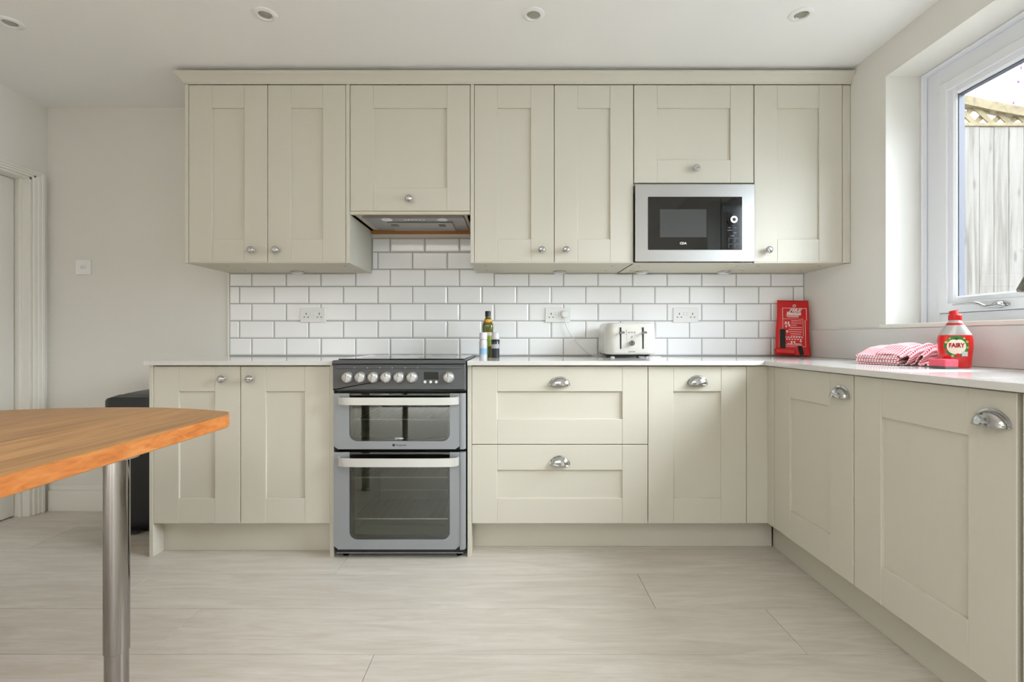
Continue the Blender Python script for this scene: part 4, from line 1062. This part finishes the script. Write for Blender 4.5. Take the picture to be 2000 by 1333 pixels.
# pictograms: small figures and arrow
for (x_, z__) in ((-0.036, 0.186), (-0.022, 0.186), (-0.034, 0.165), (-0.018, 0.170), (-0.03, 0.135), (-0.008, 0.075), (0.006, 0.075)):
    ink(bm, x_ - 0.003, x_ + 0.003, z__ - 0.009, z__ + 0.004); ink(bm, x_ - 0.006, x_ + 0.005, z__ - 0.001, z__ + 0.001)
ink(bm, 0.036, 0.040, 0.072, 0.088); ink(bm, 0.032, 0.044, 0.078, 0.081); ink(bm, -0.044, -0.018, 0.175, 0.178)
part('printed_panel', bm, M_INK, fb)
bm = shift(text_bm('FIRE', 0.026, bold=0.0006, shear=0.35, w=0.066, extrude=0.003), (0.010, yF_ + 0.001, 0.254)); part('lettering', bm, M_INK, fb, recalc=False)
bm = shift(text_bm('Blanket', 0.020, bold=0.0007, w=0.072, extrude=0.003), (0.006, yF_ + 0.001, 0.238)); part('lettering', bm, M_INK, fb, recalc=False)
bm = NB(); lathe(bm, [(0.0055, 0.0), (0.0055, 0.0035), (0.008, 0.0035), (0.008, 0.0)], 18, (0.010, yF_ + 0.006, 0.283), 'Y', cap0=False, cap1=False); part('eyelet', bm, M_INK, fb)
M_TAPE = mat('black_webbing', lin(20, 26, 22), 0.7)
bm = NB(); box(bm, -0.066, -0.040, -0.0215, -0.010, 0.034, 0.145, 0.002); part('pull_tape', bm, M_TAPE, fb)
bm = NB(); loft(bm, [[(0.022, -0.022, 0.05), (0.042, -0.022, 0.05), (0.042, -0.012, 0.05), (0.022, -0.012, 0.05)], [(0.034, -0.024, 0.001), (0.052, -0.024, 0.004), (0.052, -0.012, 0.004), (0.034, -0.012, 0.001)]]); part('pull_tape', bm, M_TAPE, fb)
fb.location = (1.566, 2.735, ZT + 0.0072); fb.rotation_euler = (math.radians(-11), math.radians(2.2), math.radians(-14))

# ------------------------------------------------------------------ tea towel
def gingham():
    m = mat('red_gingham_cotton', lin(230, 200, 205), 0.85); N, L, p = nodes(m)
    uv = N.new('ShaderNodeUVMap'); sp = N.new('ShaderNodeSeparateXYZ'); L.new(uv.outputs[0], sp.inputs[0])
    outs = []
    for k in (0, 1):
        a = N.new('ShaderNodeMath'); a.operation = 'MULTIPLY'; a.inputs[1].default_value = 1 / 0.0100; L.new(sp.outputs[k], a.inputs[0])
        f = N.new('ShaderNodeMath'); f.operation = 'FRACT'; L.new(a.outputs[0], f.inputs[0])
        g = N.new('ShaderNodeMath'); g.operation = 'GREATER_THAN'; g.inputs[1].default_value = 0.5; L.new(f.outputs[0], g.inputs[0]); outs.append(g)
    s = N.new('ShaderNodeMath'); s.operation = 'ADD'; L.new(outs[0].outputs[0], s.inputs[0]); L.new(outs[1].outputs[0], s.inputs[1])
    h_ = N.new('ShaderNodeMath'); h_.operation = 'MULTIPLY'; h_.inputs[1].default_value = 0.5; L.new(s.outputs[0], h_.inputs[0])
    L.new(ramp(m, h_.outputs[0], [(0.0, lin(248, 240, 243)), (0.5, lin(226, 150, 160)), (1.0, lin(172, 42, 56))]), p.inputs['Base Color'])
    return m
M_GING = gingham()
def ribbon(path, v0, v1, th=0.0035, nv=14, wob=0.002, skew=0.0, seed=1, taper=None):
    """cloth strip: path in (u, z), extruded along v (depth)"""
    rnd = random.Random(seed); bm = NB(); uvl = bm.loops.layers.uv.new('UVMap')
    P = [Vector(p) for p in path]; s = [0.0]
    for a, b in zip(P, P[1:]): s.append(s[-1] + (b - a).length)
    def pos(i, v, side):
        a = P[max(i - 1, 0)]; b = P[min(i + 1, len(P) - 1)]; t = (b - a).normalized(); n = Vector((-t.y, t.x))
        q = P[i] + n * (side * th / 2)
        f = (v - v0) / (v1 - v0)
        w = wob * math.sin(14 * f + 25 * q.x + seed) * min(1, q.y / 0.02)
        sag = 1 - 0.10 * f if taper is None else taper(f)
        return (q.x + skew * (v - v0) + 0.3 * w, v + 0.4 * w, max(q.y * sag + w, 0.0008 + (th if side > 0 else 0) * 0.2))
    V = {}
    n = len(P)
    for j in range(nv + 1):
        v = v0 + (v1 - v0) * j / nv
        for i in range(n):
            for sd in (-1, 1): V[i, j, sd] = bm.verts.new(pos(i, v, sd))
    def face(keys, uvs):
        f = bm.faces.new([V[k] for k in keys])
        for lp, uv_ in zip(f.loops, uvs): lp[uvl].uv = uv_
    for j in range(nv):
        va, vb = v0 + (v1 - v0) * j / nv, v0 + (v1 - v0) * (j + 1) / nv
        for i in range(n - 1):
            for sd in (-1, 1):
                face([(i, j, sd), (i + 1, j, sd), (i + 1, j + 1, sd), (i, j + 1, sd)], [(s[i], va), (s[i + 1], va), (s[i + 1], vb), (s[i], vb)])
    for i in range(n - 1):
        for j in (0, nv):
            face([(i, j, -1), (i + 1, j, -1), (i + 1, j, 1), (i, j, 1)], [(s[i], 0), (s[i + 1], 0), (s[i + 1], th), (s[i], th)])
    for i in (0, n - 1):
        for j in range(nv):
            va, vb = v0 + (v1 - v0) * j / nv, v0 + (v1 - v0) * (j + 1) / nv
            face([(i, j, -1), (i, j + 1, -1), (i, j + 1, 1), (i, j, 1)], [(0, va), (0, vb), (th, vb), (th, va)])
    return bm
def zigzag(u0, u1, z0, dz, n):
    pts = []; 
    for k in range(n):
        z__ = z0 + dz * k; row = [(u0 + (u1 - u0) * i / 10, z__ + 0.0006 * math.sin(i * 1.7 + k)) for i in range(11)]
        if k % 2: row.reverse()
        pts += row
        if k < n - 1:
            ue = row[-1][0]; sg = 1 if ue > (u0 + u1) / 2 else -1
            for q in (0.25, 0.5, 0.75):
                a = -PI / 2 + PI * q; pts.append((ue + sg * dz * 0.6 * math.cos(a), z__ + dz / 2 + dz / 2 * math.sin(a)))
    return pts
tw = thing('tea_towel', 'folded red and white gingham tea towel beside the dish soap', 'tea towel')
rise = lambda f: 1.0 + 1.0 * math.sin(min(f * 1.25, 1.0) * PI / 2)
b_ = ribbon(zigzag(0.006, 0.150, 0.004, 0.0074, 5), 0.0, 0.17, 0.0062, wob=0.0016, seed=2, taper=rise); part('folded_stack', b_, M_GING, tw, smooth=60)
# bunched loops at the right-hand end
loopA = spline([(0.158, 0.003, 0), (0.178, 0.005, 0), (0.187, 0.018, 0), (0.193, 0.032, 0), (0.186, 0.040, 0), (0.174, 0.034, 0), (0.162, 0.030, 0), (0.150, 0.038, 0), (0.120, 0.0405, 0), (0.075, 0.039, 0)], 4)
b_ = ribbon([(p.x, p.y) for p in loopA], 0.004, 0.16, 0.003, wob=0.002, seed=5, taper=rise); part('bunched_loop', b_, M_GING, tw, smooth=60)
loopB = spline([(0.186, 0.003, 0), (0.200, 0.010, 0), (0.207, 0.026, 0), (0.216, 0.037, 0), (0.225, 0.038, 0), (0.226, 0.028, 0), (0.216, 0.016, 0), (0.212, 0.004, 0), (0.226, 0.004, 0), (0.236, 0.012, 0), (0.242, 0.003, 0), (0.262, 0.004, 0)], 4)
b_ = ribbon([(p.x, p.y) for p in loopB], 0.02, 0.15, 0.003, wob=0.0022, seed=9, taper=rise); part('bunched_loop', b_, M_GING, tw, smooth=60)
tw.location = (1.392, 1.985, ZT + 0.0006); tw.rotation_euler = (0, 0, math.radians(-68))

# ------------------------------------------------------------------ washing-up liquid
ds = thing('dish_soap_bottle', 'red washing-up liquid bottle with green wreath label by the window wall', 'soap bottle')
M_LIQ = mat('red_liquid', lin(212, 14, 18), 0.07, Coat_Weight=0.5)
prof_b = [(0.040, 0.020, 0.0), (0.043, 0.023, 0.004), (0.0445, 0.025, 0.03), (0.048, 0.027, 0.07), (0.048, 0.027, 0.095), (0.045, 0.026, 0.113)]
bm = NB(); loft(bm, [ell(a, b, z__, 32, 2.7) for a, b, z__ in prof_b]); part('liquid_body', bm, M_LIQ, ds, smooth=50)
M_SHLD = mat('milky_clear_plastic', lin(214, 214, 212), 0.12, Transmission_Weight=0.35)
bm = NB(); loft(bm, [ell(a, b, z__, 32, p_) for a, b, z__, p_ in ((0.045, 0.026, 0.1132, 2.7), (0.038, 0.024, 0.126, 2.5), (0.029, 0.021, 0.142, 2.2), (0.022, 0.019, 0.155, 2), (0.0165, 0.0165, 0.162, 2), (0.0165, 0.0165, 0.168, 2))]); part('shoulder', bm, M_SHLD, ds, smooth=50)
bm = NB(); lathe(bm, [(0.0175, 0.165), (0.0185, 0.167), (0.0185, 0.182), (0.0165, 0.184), (0.010, 0.1845)], 24); part('cap', bm, M_RED, ds, smooth=40)
bm = NB(); loft(bm, [[(p[0] - 0.003, p[1], 0.184) for p in ell(0.013, 0.012, 0)], [(p[0] - 0.004, p[1], 0.196) for p in ell(0.012, 0.011, 0)], [(p[0] - 0.003, p[1], 0.200 + p[0] * 0.25) for p in ell(0.0115, 0.009, 0)]]); part('flip_lid', bm, M_RED, ds, smooth=50)
def fbody(x, z):
    # interpolate the body's half axes at height z
    pr = prof_b
    for (a0, b0_, z0), (a1, b1_, z1) in zip(pr, pr[1:]):
        if z <= z1: break
    f = min(max((z - z0) / (z1 - z0), 0), 1); a = a0 + (a1 - a0) * f; b = b0_ + (b1_ - b0_) * f
    return -b * max(1e-4, 1 - min(abs(x / a), 0.985) ** 2.7) ** (1 / 2.7)
oval = lambda t: (math.cos(t), math.sin(t))
def heart(t): 
    x = 16 * math.sin(t) ** 3 / 17; z = (13 * math.cos(t) - 5 * math.cos(2 * t) - 2 * math.cos(3 * t) - math.cos(4 * t)) / 17
    return (x, z * 0.9 + 0.06)
bm = wrap_patch(fbody, -0.035, 0.031, 0.036, 0.111, 0.0005, shape=oval); part('wreath_label', bm, mat('leaf_green_print', lin(52, 120, 52), 0.4), ds, recalc=False)
bm = wrap_patch(fbody, -0.0275, 0.0235, 0.046, 0.101, 0.0009, shape=lambda t: (math.cos(t), math.sin(t) - 0.16 * math.exp(-((t - PI / 2) / 0.35) ** 2))); part('apple_panel', bm, mat('pale_apple_print', lin(240, 232, 214), 0.4), ds, recalc=False)
for (x_, z__, r_, c_) in ((-0.029, 0.088, 0.004, (210, 190, 90)), (-0.030, 0.062, 0.004, (190, 60, 50)), (0.026, 0.090, 0.004, (206, 170, 70)), (0.027, 0.070, 0.0035, (150, 190, 80)), (-0.012, 0.041, 0.004, (180, 200, 120)), (0.002, 0.044, 0.006, (214, 30, 34)), (-0.002, 0.1005, 0.0045, (24, 74, 40)), (-0.02, 0.101, 0.003, (150, 190, 90)), (0.018, 0.102, 0.003, (190, 200, 90))):
    bm = wrap_patch(fbody, x_ - r_, x_ + r_, z__ - r_, z__ + r_, 0.0012, shape=oval); part('fruit_print', bm, mat('fruit_colour', lin(*c_), 0.4), ds, recalc=False)
bm = wrap_patch(fbody, 0.012, 0.028, 0.040, 0.056, 0.0014, n=4); part('corner_flash', bm, mat('pale_grey_flash', lin(206, 212, 210), 0.4), ds, recalc=False)
bm = text_bm('FAIRY', 0.021, bold=0.0008, w=0.042)
for v in bm.verts: v.co = Vector((v.co.x - 0.002, 0, v.co.z + 0.077)); v.co.y = fbody(v.co.x, v.co.z) - 0.0016
part('lettering', bm, mat('red_lettering', lin(206, 24, 40), 0.4), ds, recalc=False)
bm = NB(); loft(bm, [ell(a, b, z__, 32, 2.1) for a, b, z__ in ((0.0262, 0.0205, 0.1478), (0.0224, 0.0195, 0.1552))], cap0=False, cap1=False); part('neck_band', bm, M_RED, ds, smooth=50)
ds.location = (1.548, 1.712, ZT + 0.0005); ds.rotation_euler = (0, 0, math.radians(-30))

# ------------------------------------------------------------------ sponge
sg = thing('sponge', 'pink scouring sponge in front of the dish soap bottle', 'sponge')
M_SPG = mat('pink_foam', lin(240, 96, 116), 0.9); bump(M_SPG, coords(M_SPG, (1, 1, 1)), 500, 0.5, 0.001)
part('foam', B(-0.021, 0.021, -0.036, 0.036, 0.006, 0.031, b=0.002), M_SPG, sg)
part('scourer', B(-0.021, 0.021, -0.036, 0.036, 0.0, 0.0058, b=0.001), mat('grey_green_scourer', lin(92, 110, 108), 0.9), sg)
sg.location = (1.468, 1.668, ZT + 0.0005); sg.rotation_euler = (0, 0, math.radians(-4))

# ------------------------------------------------------------------ ceiling downlights
for i, (x_, lab) in enumerate(((-2.128, 'recessed ceiling spotlight at the top left corner of the photo'), (-1.02, 'recessed ceiling spotlight above the left wall cabinet'),
                               (0.088, 'recessed ceiling spotlight in the middle of the ceiling'), (1.195, 'recessed ceiling spotlight nearest the window'))):
    y_ = 2.078 if i == 0 else 2.025
    t = thing('ceiling_spotlight', lab, 'ceiling light', (x_, y_, ZC - 0.005), 'recessed ceiling spotlights')
    bm = NB(); lathe(bm, [(0.047, 0.0), (0.046, -0.003), (0.038, -0.006), (0.031, -0.007), (0.029, -0.005), (0.027, -0.0005)], 36, (x_, y_, ZC - 0.0003), cap0=False, cap1=False); part('trim_ring', bm, M_WPLAST, t, smooth=50, recalc=False)
    bm = NB(); lathe(bm, [(0.0275, -0.001), (0.0265, -0.0015), (0.0235, -0.002), (0.0225, -0.0008)], 28, (x_, y_, ZC - 0.001), cap0=False, cap1=False); part('bezel', bm, M_CHROME, t, smooth=50)
    bm = NB(); lathe(bm, [(0.0222, -0.001), (0.0215, -0.0022), (0.010, -0.0035), (0.0, -0.0038)], 28, (x_, y_, ZC - 0.0005), cap0=False); part('lamp', bm, mat('lamp_reflector', (0.45, 0.45, 0.42, 1), 0.25, 0.8), t, smooth=50)

# ------------------------------------------------------------------ bin
bn = thing('pedal_bin', 'black pedal bin standing between the wall and the left base cabinet', 'bin', (-1.93, 2.64, 0))
def bl(z, s, fy=0.0): return [(p[0], p[1], z) for p in rrect(-1.93 - 0.175 * s, -1.93 + 0.175 * s, 2.645 - 0.125 * s - fy, 2.645 + 0.125 * s, 0.045, 6)]
bm = NB(); loft(bm, [bl(0.03, 0.86), bl(0.64, 0.99)]); part('bin_body', bm, M_BPLAST, bn, smooth=40)
bm = NB(); loft(bm, [bl(0.0, 0.90), bl(0.03, 0.90)]); part('bin_base', bm, M_BPLAST, bn, smooth=40)
bm = NB(); L = []
def lid(d, z, tilt): return [(p[0], p[1], z + tilt * (p[1] - 2.52) - (0.035 * ((p[0] + 1.93) / 0.18) ** 2 if tilt > 0 else 0)) for p in rrect(-1.93 - 0.183 + d, -1.93 + 0.183 - d, 2.512 + d, 2.778 - d, 0.05, 6)]
loft(bm, [lid(0, 0.642, 0), lid(0, 0.672, 0.0), lid(0.003, 0.712, 0.02), lid(0.03, 0.716, 0.03), lid(0.034, 0.713, 0.03), lid(0.06, 0.716, 0.03), lid(0.10, 0.717, 0.03)]); part('bin_lid', bm, mat('dark_grey_lid', lin(44, 46, 50), 0.35), bn, smooth=30)
part('pedal', B(-1.97, -1.89, 2.475, 2.53, 0.012, 0.02, b=0.003), M_BPLAST, bn)

# ------------------------------------------------------------------ breakfast table
tb = thing('breakfast_table', 'oiled oak table with bowed end on round polished steel legs', 'table', (-1.38, 0.7, 0))
out = []
xa, xb = -1.845, -0.915
def bow(x): u = (x + 1.38) / 0.465; return 1.752 - 0.125 * abs(u) ** 2.1
n = 30
out.append((xb, -0.35)); out.append((xb, 1.50)); out.append((xb, 1.566))
rc = 0.035
arc = [(xb + (-0.002), 1.582), (xb - 0.008, 1.600), (xb - 0.020, 1.616), (xb - 0.036, bow(xb - 0.036))]
out += arc
for k in range(1, n):
    x = xb - 0.036 + (xa - xb + 0.072) * k / n; out.append((x, bow(x)))
out += [(xa + 0.036, bow(xa + 0.036)), (xa + 0.020, 1.616), (xa + 0.008, 1.600), (xa + 0.002, 1.582), (xa, 1.566), (xa, 1.50), (xa, -0.35)]
ZTA, TH = 0.75, 0.042
def loopz(z, d):
    c0, c1 = (xa + xb) / 2, 0.7
    r = []
    m = len(out)
    for i in range(m):
        a = Vector(out[i - 1]); b = Vector(out[(i + 1) % m]); t = (b - a).normalized(); nrm = Vector((t.y, -t.x))
        r.append((out[i][0] + nrm.x * -(-d), out[i][1] + nrm.y * d, z))
    return r
bm = NB(); loft(bm, [loopz(ZTA - TH, -0.002 * 0), loopz(ZTA - 0.002, 0)], cap1=False)
area2 = sum(out[i - 1][0] * out[i][1] - out[i][0] * out[i - 1][1] for i in range(len(out)))
ins = -0.0025 if area2 > 0 else 0.0025
bm = NB(); loft(bm, [loopz(ZTA - TH, ins), loopz(ZTA - TH + 0.0025, 0), loopz(ZTA - 0.0025, 0), loopz(ZTA, ins)])
top = part('table_top', bm, M_TABLE, tb)
top.data.materials.append(M_TEDGE)
for f in top.data.polygons:
    if abs(f.normal.z) < 0.5: f.material_index = 1
M_LEG = mat('polished_steel_leg', (0.33, 0.31, 0.295, 1), 0.07, 1.0)
for (x_, y_) in ((-0.965, 1.196), (-1.795, 1.196), (-0.965, 0.0), (-1.795, 0.0)):
    bm = NB(); lathe(bm, [(0.0262, 0.234), (0.0267, 0.2345), (0.0267, ZTA - TH - 0.0042)], 40, (x_, y_, 0)); lg = part('leg', bm, M_LEG, tb, smooth=40)
    bm = NB(); lathe(bm, [(0.031, 0), (0.031, 0.006), (0.0247, 0.010), (0.0247, 0.234)], 40, (x_, y_, 0)); part('leg_foot', bm, M_LEG, lg, smooth=40)
    bm = NB(); lathe(bm, [(0.045, ZTA - TH - 0.004), (0.045, ZTA - TH - 0.0005)], 28, (x_, y_, 0)); part('mounting_plate', bm, M_STEEL, lg)
